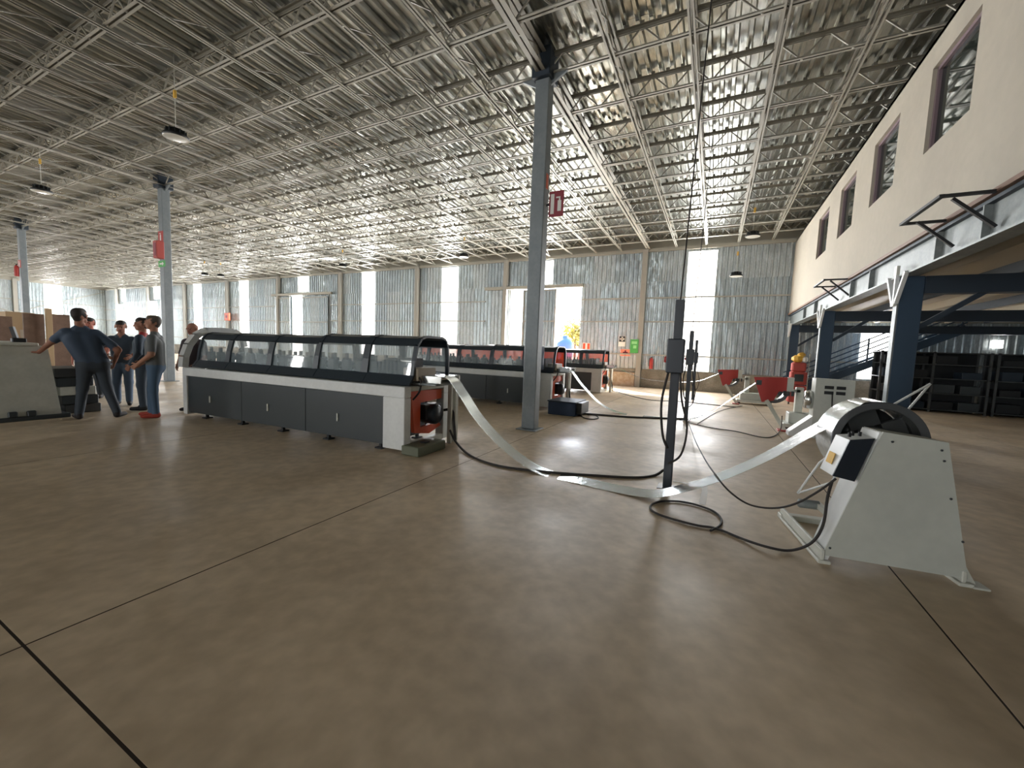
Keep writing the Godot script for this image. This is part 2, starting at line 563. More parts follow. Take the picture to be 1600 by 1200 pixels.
func build_far_wall() -> void:
	var w := setting("wall_back", "ribbed galvanised far wall with steel girts on a low concrete plinth")
	var rib := ribbed(5, 0.032, 0.5)
	var org := Vector3(0, 0, WALL_Z)
	# strips: x centre, width, bottom, top
	var strips := [[-0.75, 1.12, 0.86, 6.02], [-7.96, 0.80, 4.88, 6.05], [-13.85, 1.15, 0.86, 6.05], [-20.2, 1.15, 0.86, 6.1], [-26.5, 1.15, 5.05, 6.1], [-27.1, 1.25, 0.1, 4.74],
		[-33.6, 1.2, 0.86, 6.1], [-40.3, 1.25, 0.86, 6.1], [-47.3, 1.2, 5.0, 6.1], [-48.1, 1.5, 0.86, 4.8], [-54.0, 0.9, 4.9, 6.1], [-55.0, 1.5, 0.86, 4.6], [5.3, 0.95, 0.9, 2.86]]
	var names := ["tall translucent daylight strip in the far wall behind the dark cable post", "small translucent pane above the open sliding door", "tall daylight strip in the far wall left of the sliding door",
		"tall daylight strip in the far wall above the front machine hood", "small pane above the far sliding door rail", "bright gap beside the far sliding door leaf",
		"daylight strip right of the wall column with the orange box", "daylight strip left of the wall column with the orange box", "small pane above the third sliding door", "bright gap beside the third sliding door",
		"small pane near the corner of the far wall", "bright gap near the corner of the far wall", "translucent pane behind the staircase"]
	var cuts := [1.5, 3.0, 4.06]
	for k in strips.size():
		var t: Array = strips[k]
		glow_sheet(k + 1, names[k], Vector3(t[0], 0, WALL_Z), t[1], t[2], t[3], 0.0, cuts, 0.75 if k == 0 else 1.0)
	# cladding in two bands (below and above 4.8 m) between the strips; the door opening stays open below 4.66 m
	for band in [[0.8, 4.8], [4.8, 6.15]]:
		var holes := []
		for t in strips:
			if t[2] < band[1] - 0.3 and t[3] > band[0] + 0.3:
				holes.append([t[0] - t[1] * 0.5, t[0] + t[1] * 0.5, t[2], t[3]])
		if band[0] < 2.0:
			holes.append([-9.95, -6.02, 0.0, 4.66])
		holes.sort_custom(func(p, q): return p[0] < q[0])
		var a: float = LEFT_X
		for h in holes:
			clad(rib, w, org, Vector3.RIGHT, a, h[0], band[0], band[1], 0.0)
			if h[3] < band[1] - 0.02:
				clad(rib, w, org, Vector3.RIGHT, h[0], h[1], h[3], band[1], 0.0)
			if h[2] > band[0] + 0.02:
				clad(rib, w, org, Vector3.RIGHT, h[0], h[1], band[0], h[2], 0.0)
			a = h[1]
		clad(rib, w, org, Vector3.RIGHT, a, RIGHT_X, band[0], band[1], 0.0)
	# outer skin that closes the laps between the sheets
	for q in [[LEFT_X - 0.3, -9.95, -0.1, 6.85], [-6.02, RIGHT_X + 0.3, -0.1, 6.85], [-9.95, -6.02, 4.68, 6.85]]:
		var s := new_st()
		bbox(s, q[0], q[1], q[2], q[3], WALL_Z - 0.16, WALL_Z - 0.06)
		obj("outer_skin", s, M.steel, w)
	# plinth, with a gap at the door
	for p in [[LEFT_X, -27.75], [-26.45, -9.95], [-6.02, RIGHT_X]]:
		var s := new_st()
		bcbox(s, p[0], p[1], 0.0, 0.84, WALL_Z - 0.12, WALL_Z + 0.06, 0.012)
		obj("plinth", s, M.plinth, w)
	# girts
	for y in [1.5, 3.0, 4.06]:
		for p in [[LEFT_X, -29.6], [-23.6, -11.4], [-6.0, RIGHT_X]]:
			var s := new_st()
			bbox(s, p[0], p[1], y - 0.03, y + 0.03, WALL_Z + 0.045, WALL_Z + 0.10)
			obj("girt", s, M.steel, w)
	var e := new_st()
	bbox(e, LEFT_X, RIGHT_X, 6.1, 6.24, WALL_Z + 0.02, WALL_Z + 0.12)
	obj("eaves_beam", e, M.steel, w)
	# wall columns
	for k in 9:
		var x := -3.1 - 6.5 * k
		if absf(x + 9.6) < 0.1: x = -10.15
		var s := new_st()
		bcbox(s, x - 0.11, x + 0.11, 0.0, 6.2, WALL_Z + 0.05, WALL_Z + 0.27, 0.008)
		obj("wall_column", s, M.wall_column, w)
	# sliding door
	var d := setting("door_1", "sliding ribbed steel door leaf hanging half open on its rail")
	d.position = Vector3(0, 0, WALL_Z + 0.14)
	clad(rib, d, Vector3.ZERO, Vector3.RIGHT, -9.05, -7.28, 0.06, 4.6, 0.0)
	for y in [0.1, 1.6, 3.0, 4.55]:
		var s := new_st()
		bbox(s, -9.05, -7.28, y - 0.03, y + 0.03, 0.035, 0.07)
		obj("door_rail", s, M.steel, d)
	for x in [-9.05, -7.28]:
		var s := new_st()
		bbox(s, x - 0.03, x + 0.03, 0.06, 4.6, 0.0, 0.07)
		obj("door_stile", s, M.steel, d)
	var hs := new_st()
	bcbox(hs, -11.4, -5.9, 4.64, 4.80, -0.02, 0.12, 0.01)
	obj("door_track", hs, M.steel, d)
	var d2 := setting("door_2", "far closed sliding door of ribbed steel under its track")
	d2.position = Vector3(0, 0, WALL_Z + 0.14)
	clad(rib, d2, Vector3.ZERO, Vector3.RIGHT, -29.5, -27.75, 0.06, 4.7, 0.0)
	clad(rib, d2, Vector3.ZERO, Vector3.RIGHT, -26.45, -23.8, 0.06, 4.7, 0.0)
	for q in [[-29.5, -27.75], [-26.45, -23.8]]:
		for y in [0.1, 2.9, 4.6]:
			var s := new_st()
			bbox(s, q[0], q[1], y - 0.03, y + 0.03, 0.035, 0.07)
			obj("door_rail", s, M.steel, d2)
	var hs2 := new_st()
	bcbox(hs2, -29.8, -23.4, 4.78, 4.94, -0.02, 0.12, 0.01)
	obj("door_track", hs2, M.steel, d2)
	daylight(d, Vector3(-6.65, 2.3, -0.1), 1.2, 4.4, PI)
	daylight(d, Vector3(-9.5, 2.3, -0.1), 0.85, 4.4, PI)
func build_other_walls() -> void:
	var rib := ribbed(5, 0.032, 0.5)
	var w := setting("wall_left", "ribbed galvanised wall at the far left with daylight strips")
	var a := WALL_Z
	var n := 14
	for z in [-15.55, -8.9, -2.3, 4.3, 10.9]:
		clad(rib, w, Vector3(LEFT_X, 0, 0), Vector3.BACK, a, z - 0.6, 0.8, 6.2, PI / 2)
		glow_sheet(n, "daylight strip in the left side wall above the brown boards" if n == 14 else "daylight strip in the left side wall", Vector3(LEFT_X, 0, z), 1.2, 0.86, 6.2, PI / 2, [1.5, 3.0, 4.06])
		n += 1
		a = z + 0.6
	clad(rib, w, Vector3(LEFT_X, 0, 0), Vector3.BACK, a, BACK_Z, 0.8, 6.2, PI / 2)
	var s := new_st()
	bbox(s, LEFT_X - 0.1, LEFT_X + 0.06, 0, 0.84, WALL_Z, BACK_Z)
	obj("plinth", s, M.plinth, w)
	for y in [1.5, 3.0, 4.4]:
		s = new_st()
		bbox(s, LEFT_X + 0.045, LEFT_X + 0.1, y - 0.03, y + 0.03, WALL_Z, BACK_Z)
		obj("girt", s, M.steel, w)
	s = new_st()
	bbox(s, LEFT_X, LEFT_X + 0.2, 6.1, 6.6, WALL_Z, BACK_Z)
	obj("eaves_beam", s, M.steel, w)
	for z in [-13.1, -6.85]:
		s = new_st()
		bbox(s, LEFT_X + 0.05, LEFT_X + 0.3, 0, 6.3, z - 0.13, z + 0.13)
		obj("wall_column", s, M.wall_column, w)
	s = new_st()
	bar(s, Vector3(LEFT_X + 0.2, 3.2, -13.0), Vector3(LEFT_X + 0.2, 5.9, -19.2), 0.07, 0.07)
	bar(s, Vector3(LEFT_X + 0.2, 3.2, -13.0), Vector3(LEFT_X + 0.2, 4.6, -8.0), 0.07, 0.07)
	obj("wall_brace", s, M.steel, w)
	var b := setting("wall_front", "ribbed galvanised wall behind the photographer")
	a = LEFT_X
	n = 19
	for x in [-46.0, -33.0, -20.0, -7.0]:
		clad(rib, b, Vector3(0, 0, BACK_Z), Vector3.RIGHT, a, x - 0.6, 0.0, 6.7, PI, 2.0)
		glow_sheet(n, "daylight strip in the wall behind the photographer", Vector3(x, 0, BACK_Z), 1.2, 0.1, 6.6, PI, [1.5, 3.0, 4.06], BACK_STRENGTH)
		n += 1
		a = x + 0.6
	clad(rib, b, Vector3(0, 0, BACK_Z), Vector3.RIGHT, a, RIGHT_X, 0.0, 6.7, PI, 2.0)
	var r := setting("wall_right", "ribbed galvanised wall under and behind the office block")
	clad(rib, r, Vector3(RIGHT_X, 0, 0), Vector3.BACK, WALL_Z, BACK_Z, 0.0, 6.75, -PI / 2, 2.0)
	# outer skins that close the laps and the eaves
	s = new_st()
	bbox(s, LEFT_X - 0.2, LEFT_X - 0.06, -0.1, 6.85, WALL_Z - 0.3, BACK_Z + 0.3)
	obj("outer_skin", s, M.steel, w)
	s = new_st()
	bbox(s, LEFT_X - 0.3, RIGHT_X + 0.3, -0.1, 6.85, BACK_Z + 0.06, BACK_Z + 0.2)
	obj("outer_skin", s, M.steel, b)
	s = new_st()
	bbox(s, RIGHT_X + 0.06, RIGHT_X + 0.2, -0.1, 6.85, WALL_Z - 0.3, BACK_Z + 0.3)
	obj("outer_skin", s, M.steel, r)

# ---------------------------------------------------------------- office block on stilts
func build_mezzanine() -> void:
	var w := setting("wall_office", "white rendered wall of the raised office block with a row of windows")
	var X := 2.5
	var z0 := WALL_Z + 0.1
	var z1 := 6.0
	var wins := []
	for k in 8:
		wins.append(-14.5 + 2.33 * k)
	# rendered face: band below, band above, piers between the windows; each with thickness
	var s := new_st()
	bbox(s, X, X + 0.18, 3.32, 4.52, z0, z1)
	obj("wall_band", s, M.render, w)
	s = new_st()
	bbox(s, X, X + 0.18, 5.70, 6.12, z0, z1)
	obj("wall_band", s, M.render, w)
	var a := z0
	for z in wins + [z1 + 0.6]:
		s = new_st()
		bbox(s, X, X + 0.18, 4.52, 5.70, a, minf(z - 0.6, z1))
		if minf(z - 0.6, z1) > a + 0.02:
			obj("wall_pier", s, M.render, w)
		a = z + 0.6
	s = new_st()
	bbox(s, X, RIGHT_X, 6.06, 6.12, z0, z1)
	obj("roof_slab", s, M.render, w)
	s = new_st()
	bbox(s, X, RIGHT_X, 3.2, 6.1, z1 - 0.02, z1 + 0.1)
	obj("end_wall", s, M.render, w)
	var n := 30
	for z in wins:
		var o := setting("window_%d" % n, "dark framed window in the white office wall")
		n += 1
		o.position = Vector3(X, 0, z)
		var f := new_st()
		bbox(f, 0.05, 0.13, 4.52, 4.57, -0.6, 0.6)
		bbox(f, 0.05, 0.13, 5.65, 5.70, -0.6, 0.6)
		bbox(f, 0.05, 0.13, 4.57, 5.65, -0.6, -0.55)
		bbox(f, 0.05, 0.13, 4.57, 5.65, 0.55, 0.6)
		obj("window_frame", f, M.mauve, o)
		f = new_st()
		bbox(f, 0.09, 0.10, 4.57, 5.65, -0.55, 0.55)
		obj("pane", f, M.dark_glass, o)
	s = new_st()
	bbox(s, X - 0.04, X + 0.14, 3.27, 3.32, z0, z1)
	var tr := obj("trim_1", s, M.trim)
	tag(tr, "brown steel drip edge under the white office wall", "", "", "structure")
	# floor structure of the block
	var d := setting("trim_2", "steel floor structure of the office block")
	s = new_st()
	bbox(s, X + 0.1, RIGHT_X, 3.16, 3.26, z0, z1)
	obj("deck_underside", s, M.deck, d)
	for k in 9:
		s = new_st()
		var x := X + 0.75 + k * 0.95
		bbox(s, x - 0.04, x + 0.04, 2.98, 3.16, z0, z1)
		obj("floor_purlin", s, M.deck if k % 2 == 0 else M.blue_dark, d)
	# edge beam: web and flanges
	s = new_st()
	bbox(s, X + 0.06, X + 0.08, 2.86, 3.24, z0, z1)
	obj("beam_web", s, M.beam_grey, d)
	s = new_st()
	bbox(s, X - 0.02, X + 0.2, 2.83, 2.855, z0, z1)
	obj("beam_flange", s, M.beam_grey, d)
	s = new_st()
	bbox(s, X + 0.0, X + 0.2, 3.22, 3.26, z0, z1)
	obj("beam_flange", s, M.blue_dark, d)
	for z in [-6.3, -7.35, -9.9, -11.1, -14.6, -16.2]:
		s = new_st()
		bbox(s, X - 0.01, X + 0.06, 2.86, 3.22, z - 0.012, z + 0.012)
		obj("stiffener", s, M.beam_grey, d)
	var cols := [-18.6, -13.55, -8.45, -3.4]
	var lab := ["dark blue steel column in the corner under the white office block", "dark blue steel column beside the red trolley under the white office block", "dark blue steel column behind the steel coil under the white office block", "dark blue steel column nearest the open end of the office block"]
	for k in 4:
		var z: float = cols[k]
		var t := thing("office_column", lab[k], "column", Vector3(X + 0.14, 0, z))
		s = new_st()
		bcbox(s, -0.14, 0.14, 0.02, 2.83, -0.075, 0.075, 0.008)
		obj("shaft", s, M.blue, t)
		s = new_st()
		bbox(s, -0.16, -0.14, 0.02, 2.46, -0.075, 0.075)
		obj("face_plate", s, M.beam_grey, t)
		s = new_st()
		bbox(s, -0.22, 0.22, 0, 0.02, -0.22, 0.22)
		obj("base_plate", s, M.blue_dark, t)
		for q in [-0.34, 0.0, 0.34]:
			s = new_st()
			bar(s, Vector3(-0.17, 2.42, q * 0.15), Vector3(-0.17, 2.86, q), 0.05, 0.05)
			obj("brace", s, M.white, t)
		s = new_st()
		bbox(s, -0.20, -0.16, 2.86, 3.0, -0.05, 0.05)
		bbox(s, -0.20, -0.16, 2.38, 2.46, -0.06, 0.06)
		obj("gusset", s, M.offwhite, t)
		s = new_st()
		bbox(s, 0.14, RIGHT_X - X - 0.14, 2.56, 2.82, -0.1, 0.1)
		obj("cross_beam", s, M.blue_dark, t)
		s = new_st()
		bar(s, Vector3(0.14, 2.05, 0), Vector3(0.85, 2.6, 0), 0.07, 0.07)
		obj("knee_brace", s, M.blue_dark, t)
	# angle-iron outriggers on the edge beam
	var ol := ["dark angle-iron outrigger frame on the beam below the nearer office windows", "dark angle-iron outrigger frame on the beam above the far red decoiler"]
	for k in 2:
		var zc: float = [-6.55, -11.7][k]
		var t := thing("outrigger_frame", ol[k], "bracket", Vector3(X - 0.03, 3.28, zc))
		s = new_st()
		bar(s, Vector3(0, 0, -0.5), Vector3(-0.42, 0, -0.5), 0.045, 0.03)
		obj("arm", s, M.black, t)
		s = new_st()
		bar(s, Vector3(0, 0, 0.5), Vector3(-0.42, 0, 0.5), 0.045, 0.03)
		obj("arm", s, M.black, t)
		s = new_st()
		bar(s, Vector3(-0.42, 0, -0.53), Vector3(-0.42, 0, 0.53), 0.045, 0.03)
		obj("end_bar", s, M.black, t)
		for q in [-0.42, 0.42]:
			s = new_st()
			bar(s, Vector3(-0.3, -0.01, q), Vector3(0.06, -0.34, q), 0.035, 0.03)
			obj("strut", s, M.black, t)
	# staircase along the far wall
	var st := thing("steel_staircase", "blue steel staircase with bar railing rising to the right along the far wall", "staircase", Vector3(3.0, 0, -18.55))
	var p0 := Vector3(-0.6, 0.1, 0)
	var p1 := Vector3(4.3, 2.75, 0)
	for z in [0.0, -0.75]:
		s = new_st()
		bar(s, p0 + Vector3(0, 0, z), p1 + Vector3(0, 0, z), 0.05, 0.26)
		obj("stringer", s, M.blue, st)
	for k in 14:
		s = new_st()
		var c := p0.lerp(p1, (k + 0.7) / 14.6)
		bbox(s, c.x - 0.14, c.x + 0.14, c.y - 0.0, c.y + 0.03, -0.73, -0.02)
		obj("tread", s, M.beam_grey, st)
	for h in [0.2, 0.38, 0.56, 0.74, 0.92]:
		s = new_st()
		rod(s, p0 + Vector3(0, h, 0.02), p1 + Vector3(0, h, 0.02), 0.022, 5)
		obj("railing_bar", s, M.blue, st)
	for k in 5:
		s = new_st()
		var c := p0.lerp(p1, (k + 0.1) / 4.2)
		rod(s, c + Vector3(0, 0, 0.02), c + Vector3(0, 0.95, 0.02), 0.028, 6)
		obj("railing_post", s, M.blue, st)
	# racks in the dark under the block
	var rl := ["dark steel storage rack filled with blackened tooling beneath the staircase end", "tall dark steel storage rack against the wall under the office block"]
	for k in 2:
		var t := thing("storage_rack", rl[k], "rack", Vector3([5.0, 7.75][k], 0, -17.7))
		var wd: float = [2.65, 3.0][k]
		var hh: float = [1.95, 1.95][k]
		for xx in [0.03, wd * 0.5, wd - 0.03]:
			for zz in [-0.03, -0.75]:
				s = new_st()
				bbox(s, xx - 0.03, xx + 0.03, 0, hh, zz - 0.03, zz + 0.03)
				obj("upright", s, M.iron, t)
		for y in [0.1, 0.62, 1.1, 1.55, 1.93]:
			s = new_st()
			bbox(s, 0, wd, y - 0.03, y, -0.78, 0.0)
			obj("shelf", s, M.iron, t)
		s = new_st()
		bbox(s, 0, wd, 0.0, hh, -0.80, -0.785)
		obj("back_panel", s, M.black, t)
	rng.seed = 77
	var shelf_words := ["bottom", "second", "third", "top"]
	var place_words := ["first", "second", "third", "fourth"]
	for k in 32:
		var sh: float = [0.1, 0.62, 1.1, 1.55][k % 4]
		var pos := (k / 4) % 4
		var rack := k / 16
		if (k * 7) % 5 == 0: continue
		var xx: float = [5.37, 5.98, 6.66, 7.28, 8.15, 8.85, 9.62, 10.3][k / 4]
		s = new_st()
		var bw := rng.randf_range(0.44, 0.54)
		bcbox(s, -bw / 2, bw / 2, 0, rng.randf_range(0.18, 0.32), -0.3, 0.25, 0.01)
		tag(obj("tool_crate", s, [M.black, M.charcoal, M.blue_dark, M.black][rng.randi() % 4], null, Vector3(xx, sh, -18.05)), "dark crate, %s bay from the staircase, on the %s shelf of the %s rack" % [place_words[pos], shelf_words[k % 4], ["stair-side", "outer"][rack]], "crate", "crates on the dark racks")
	var lw := setting("window_40", "small bright pane in the dark wall beside the racks")
	lw.position = Vector3(8.35, 0, WALL_Z + 0.12)
	s = new_st()
	bbox(s, -0.13, 0.13, 2.16, 2.42, 0, 0.02)
	obj("window_sheet", s, M.sheet, lw)
	daylight(lw, Vector3(0, 2.29, 0.06), 0.24, 0.24, PI)

# ---------------------------------------------------------------- hall columns and what hangs on them
func hall_column(x: float, label: String) -> Node3D:
	var t := thing("hall_column", label, "column", Vector3(x, 0, -6.85))
	var s := new_st()
	bcbox(s, -0.13, 0.13, 0.02, 6.2, -0.11, 0.11, 0.012)
	obj("shaft", s, M.column, t)
	s = new_st()
	bcbox(s, -0.2, 0.2, 0.0, 0.02, -0.2, 0.2, 0.004)
	obj("base_plate", s, M.column, t)
	s = new_st()
	bcbox(s, -0.17, 0.17, 6.14, 6.62, -0.2, 0.2, 0.012)
	obj("head", s, M.blue_dark, t)
	for q in [-1, 1]:
		s = new_st()
		prism(s, [Vector2(0.1, 6.05), Vector2(0.42, 6.24), Vector2(0.1, 6.24)] if q > 0 else [Vector2(-0.1, 6.05), Vector2(-0.1, 6.24), Vector2(-0.42, 6.24)], -0.02, 0.02)
		obj("bracket", s, M.column, t)
	return t
func pictogram_extinguisher(parent: Node, c: Vector3, h: float) -> void:
	var s := new_st()
	bbox(s, c.x - h * 0.13, c.x + h * 0.13, c.y - h * 0.5, c.y + h * 0.2, c.z, c.z + 0.004)
	bbox(s, c.x - h * 0.05, c.x + h * 0.05, c.y + h * 0.2, c.y + h * 0.36, c.z, c.z + 0.004)
	bbox(s, c.x - h * 0.25, c.x + h * 0.05, c.y + h * 0.36, c.y + h * 0.45, c.z, c.z + 0.004)
	obj("pictogram", s, M.sign_white, parent)
func sign_plate(called: String, label: String, c: Vector3, w: float, h: float, mat: Material, turn := 0.0) -> Node3D:
	var t := thing(called, label, "sign", c, turn)
	var s := new_st()
	bcbox(s, -w / 2, w / 2, -h / 2, h / 2, -0.012, 0.0, 0.004)
	obj("plate", s, mat, t)
	return t
func extinguisher(label: String, at: Vector3, turn := 0.0) -> void:
	var t := thing("fire_extinguisher", label, "extinguisher", at, turn)
	var s := new_st(true)
	lathe(s, Vector3.ZERO, [Vector2(0, 0), Vector2(0.075, 0.0), Vector2(0.08, 0.02), Vector2(0.08, 0.40), Vector2(0.06, 0.46), Vector2(0.025, 0.49), Vector2(0.025, 0.52), Vector2(0, 0.52)], 16)
	obj("cylinder", s, M.red, t)
	s = new_st()
	bbox(s, -0.015, 0.10, 0.53, 0.55, -0.015, 0.015)
	bbox(s, -0.02, 0.03, 0.50, 0.54, -0.02, 0.02)
	obj("valve", s, M.black, t)
	s = new_st(true)
	tube(s, spline([Vector3(-0.02, 0.52, 0), Vector3(-0.09, 0.46, 0.03), Vector3(-0.1, 0.3, 0.05), Vector3(-0.09, 0.12, 0.05)], 5), 0.012, 6)
	obj("hose", s, M.black, t)
func build_columns() -> void:
	hall_column(-3.0, "grey steel column with maroon sign between the front and middle machines")
	hall_column(-16.1, "grey steel column with red cabinet and green sign behind the standing men")
	hall_column(-29.0, "grey steel column with a small red sign in the distance above the brown boards")
	# maroon flag sign on the first column
	var c := onz(-6.78, 860, 317)
	var t := sign_plate("extinguisher_sign", "maroon extinguisher location sign standing out from the grey column", Vector3(-2.68, c.y, -6.85), 0.27, 0.44, M.maroon)
	var s := new_st()
	bbox(s, -0.105, -0.04, -0.17, 0.17, 0, 0.004)
	obj("white_bar", s, M.sign_white, t)
	pictogram_extinguisher(t, Vector3(0.06, 0.0, 0), 0.26)
	s = new_st()
	bbox(s, -0.2, -0.13, -0.02, 0.02, -0.02, -0.01)
	obj("bracket", s, M.black, t)
	t = sign_plate("column_sticker", "small orange-red sticker on the grey column above the maroon sign", Vector3(-2.865, onz(-6.8, 847, 283).y, -6.85), 0.10, 0.26, M.orange, PI / 2)
	# second column
	var x := -16.1
	var z := -6.73
	t = sign_plate("extinguisher_sign", "red extinguisher sign on the grey column above the red cabinet", Vector3(x, onz(z, 254, 369).y, z), 0.3, 0.34, M.red)
	pictogram_extinguisher(t, Vector3(0, 0, 0.0), 0.24)
	t = thing("fire_cabinet", "red fire extinguisher cabinet on the grey column behind the men", "cabinet", Vector3(x + 0.1, onz(z, 258, 391).y, z + 0.1))
	s = new_st()
	bcbox(s, -0.12, 0.12, -0.27, 0.27, -0.1, 0.1, 0.012)
	obj("case", s, M.red_dull, t)
	s = new_st()
	bbox(s, -0.08, 0.08, -0.2, 0.2, 0.1, 0.106)
	obj("door_pane", s, M.maroon, t)
	t = sign_plate("exit_sign", "green and white exit arrow sign on the grey column behind the men", Vector3(x + 0.02, onz(z, 253, 412).y, z), 0.42, 0.2, M.green)
	s = new_st()
	prism(s, [Vector2(-0.12, -0.02), Vector2(0.04, -0.02), Vector2(0.04, -0.06), Vector2(0.13, 0), Vector2(0.04, 0.06), Vector2(0.04, 0.02), Vector2(-0.12, 0.02)], 0, 0.004)
	obj("arrow", s, M.sign_white, t)
	# third column
	t = sign_plate("extinguisher_sign", "red extinguisher sign on the distant grey column", Vector3(-29.0, onz(z, 32, 412).y, z), 0.36, 0.36, M.red_dull)
	pictogram_extinguisher(t, Vector3.ZERO, 0.26)
	extinguisher("red fire extinguisher on the distant grey column below its red sign", Vector3(-29.0, onz(z, 33, 432).y, z + 0.09))
	# on the far wall
	var wz := WALL_Z + 0.06
	c = onz(wz, 972, 533)
	t = sign_plate("first_aid_sign", "white sign with a black cross square on the far wall", Vector3(c.x, c.y, wz), 0.32, 0.5, M.sign_white)
	s = new_st()
	bbox(s, -0.14, 0.14, -0.03, 0.23, 0, 0.003)
	obj("black_field", s, M.black, t)
	s = new_st()
	bbox(s, -0.035, 0.035, 0.0, 0.2, 0.003, 0.006)
	bbox(s, -0.1, 0.1, 0.065, 0.135, 0.003, 0.006)
	obj("cross", s, M.sign_white, t)
	c = onz(wz, 977, 551)
	t = sign_plate("first_aid_sign", "white and salmon sign with a red cross on the far wall", Vector3(c.x, c.y, wz), 0.48, 0.34, M.sign_white)
	s = new_st()
	bbox(s, -0.23, 0.23, -0.16, 0.16, 0, 0.003)
	obj("salmon_field", s, paint(Color8(232, 140, 116), 0.6), t)
	s = new_st()
	bbox(s, -0.04, 0.04, -0.11, 0.11, 0.003, 0.006)
	bbox(s, -0.11, 0.11, -0.04, 0.04, 0.003, 0.006)
	obj("cross", s, M.maroon, t)
	c = onz(WALL_Z + 0.31, 991, 541)
	t = sign_plate("exit_sign", "green safety sign on the wall column of the far wall", Vector3(c.x, c.y, WALL_Z + 0.33), 0.36, 0.62, M.green)
	s = new_st()
	bbox(s, -0.12, 0.12, 0.1, 0.22, 0, 0.004)
	bbox(s, -0.04, 0.1, -0.1, 0.04, 0, 0.004)
	obj("pictogram", s, paint(Color8(150, 220, 150), 0.6), t)
	c = onz(WALL_Z + 0.3, 357, 495)
	t = thing("alarm_box", "orange-red alarm box on a wall column of the far wall", "alarm box", Vector3(c.x, c.y - 0.3, WALL_Z + 0.36))
	s = new_st()
	bcbox(s, -0.3, 0.3, 0, 0.6, -0.05, 0.1, 0.03)
	obj("case", s, M.orange, t)
	s = new_st()
	bbox(s, -0.1, 0.1, 0.2, 0.4, 0.1, 0.11)
	obj("call_point", s, M.maroon, t)
	c = onz(wz, 916, 541)
	t = sign_plate("door_sign", "pale orange sign with two bars beside the sliding door", Vector3(c.x, c.y, wz), 0.4, 0.34, M.sign_white)
	s = new_st()
	bbox(s, -0.17, -0.05, -0.14, 0.14, 0, 0.004)
	bbox(s, 0.05, 0.17, -0.14, 0.14, 0, 0.004)
	obj("bars", s, M.orange, t)
	c = onz(wz, 679, 533)
	t = sign_plate("wall_notice", "small yellow framed notice on the far wall above the middle machine", Vector3(c.x, c.y, wz), 0.5, 0.5, M.yellow)
	s = new_st()
	bbox(s, -0.15, 0.15, -0.15, 0.15, 0, 0.004)
	obj("field", s, M.sign_white, t)
	# rack of shoes or parts and an extinguisher below the girt
	c = onz(wz, 1018, 566)
	extinguisher("red fire extinguisher on the far wall right of the green sign", Vector3(c.x, c.y - 0.3, wz + 0.1))

func build_outside() -> void:
	var g := new_st()
	bbox(g, -120, 80, -0.4, -0.06, -140, WALL_Z - 0.2)
	tag(obj("yard_ground", g, M.yard), "pale sandy yard outside the open sliding door", "ground", "", "structure")
	var c := onz(-36.0, 881, 550)
	var t := thing("water_tank", "blue plastic water tank standing in the yard beyond the open door", "tank", Vector3(c.x, -0.06, -36.0))
	var s := new_st(true)
	lathe(s, Vector3.ZERO, [Vector2(0, 0), Vector2(0.75, 0), Vector2(0.8, 0.1), Vector2(0.8, 0.8), Vector2(0.77, 0.85), Vector2(0.8, 0.9), Vector2(0.8, 1.7), Vector2(0.77, 1.75), Vector2(0.8, 1.8), Vector2(0.8, 2.4), Vector2(0.55, 2.75), Vector2(0.3, 2.85), Vector2(0.3, 3.05), Vector2(0, 3.1)], 24)
	obj("shell", s, M.tank, t)
	rng.seed = 5
	for q in [[-44.0, 898, 3.0, 4.6, 1.9, "round olive-yellow tree beyond the blue tank"], [-52.0, 905, 2.5, 4.0, 1.8, "second olive tree further out in the yard"]]:
		var p := onz(q[0], q[1], 545)
		var tr := thing("yard_tree", q[5], "tree", Vector3(p.x, -0.06, q[0]), 0.0, "trees in the yard")
		s = new_st(true)
		tube(s, [Vector3.ZERO, Vector3(0.05, q[2] * 0.5, 0.03), Vector3(-0.03, q[2], 0)], 0.14, 7)
		obj("trunk", s, M.bark, tr)
		s = new_st()
		for k in 700:
			var d: Vector3 = Vector3(rng.randfn(), rng.randfn(), rng.randfn()).normalized() * q[4] * sqrt(rng.randf()) * rng.randf_range(0.75, 1.0)
			var o: Vector3 = Vector3(0, q[3] - 0.7, 0) + d * Vector3(1, 0.85, 1)
			var u := Vector3(rng.randfn(), rng.randfn(), rng.randfn()).normalized() * 0.2
			var v := u.cross(Vector3(rng.randfn(), rng.randfn(), rng.randfn())).normalized() * 0.11
			quad(s, o - u, o + v, o + u, o - v)
		obj("crown", s, M.leaf, tr)

# ---------------------------------------------------------------- roll-forming machines
# local axes: origin on the floor at the right front corner, body towards -x and -z
func arch(s: SurfaceTool, prof: Array, x0: float, x1: float, th: float) -> void:
	for i in prof.size() - 1:
		var a: Vector2 = prof[i]
		var b: Vector2 = prof[i + 1]
		var n := Vector2((b - a).y, -(b - a).x).normalized() * th   # towards the inside
		var p := [Vector3(x0, a.y, a.x), Vector3(x1, a.y, a.x), Vector3(x1, b.y, b.x), Vector3(x0, b.y, b.x)]
		var q := []
		for v in p:
			q.append(v + Vector3(0, n.y, n.x))
		quad(s, p[0], p[1], p[2], p[3])
		quad(s, q[3], q[2], q[1], q[0])
		quad(s, p[0], p[3], q[3], q[0])
		quad(s, p[1], q[1], q[2], p[2])
		if i == 0: quad(s, p[0], q[0], q[1], p[1])
		if i == prof.size() - 2: quad(s, p[3], p[2], q[2], q[3])
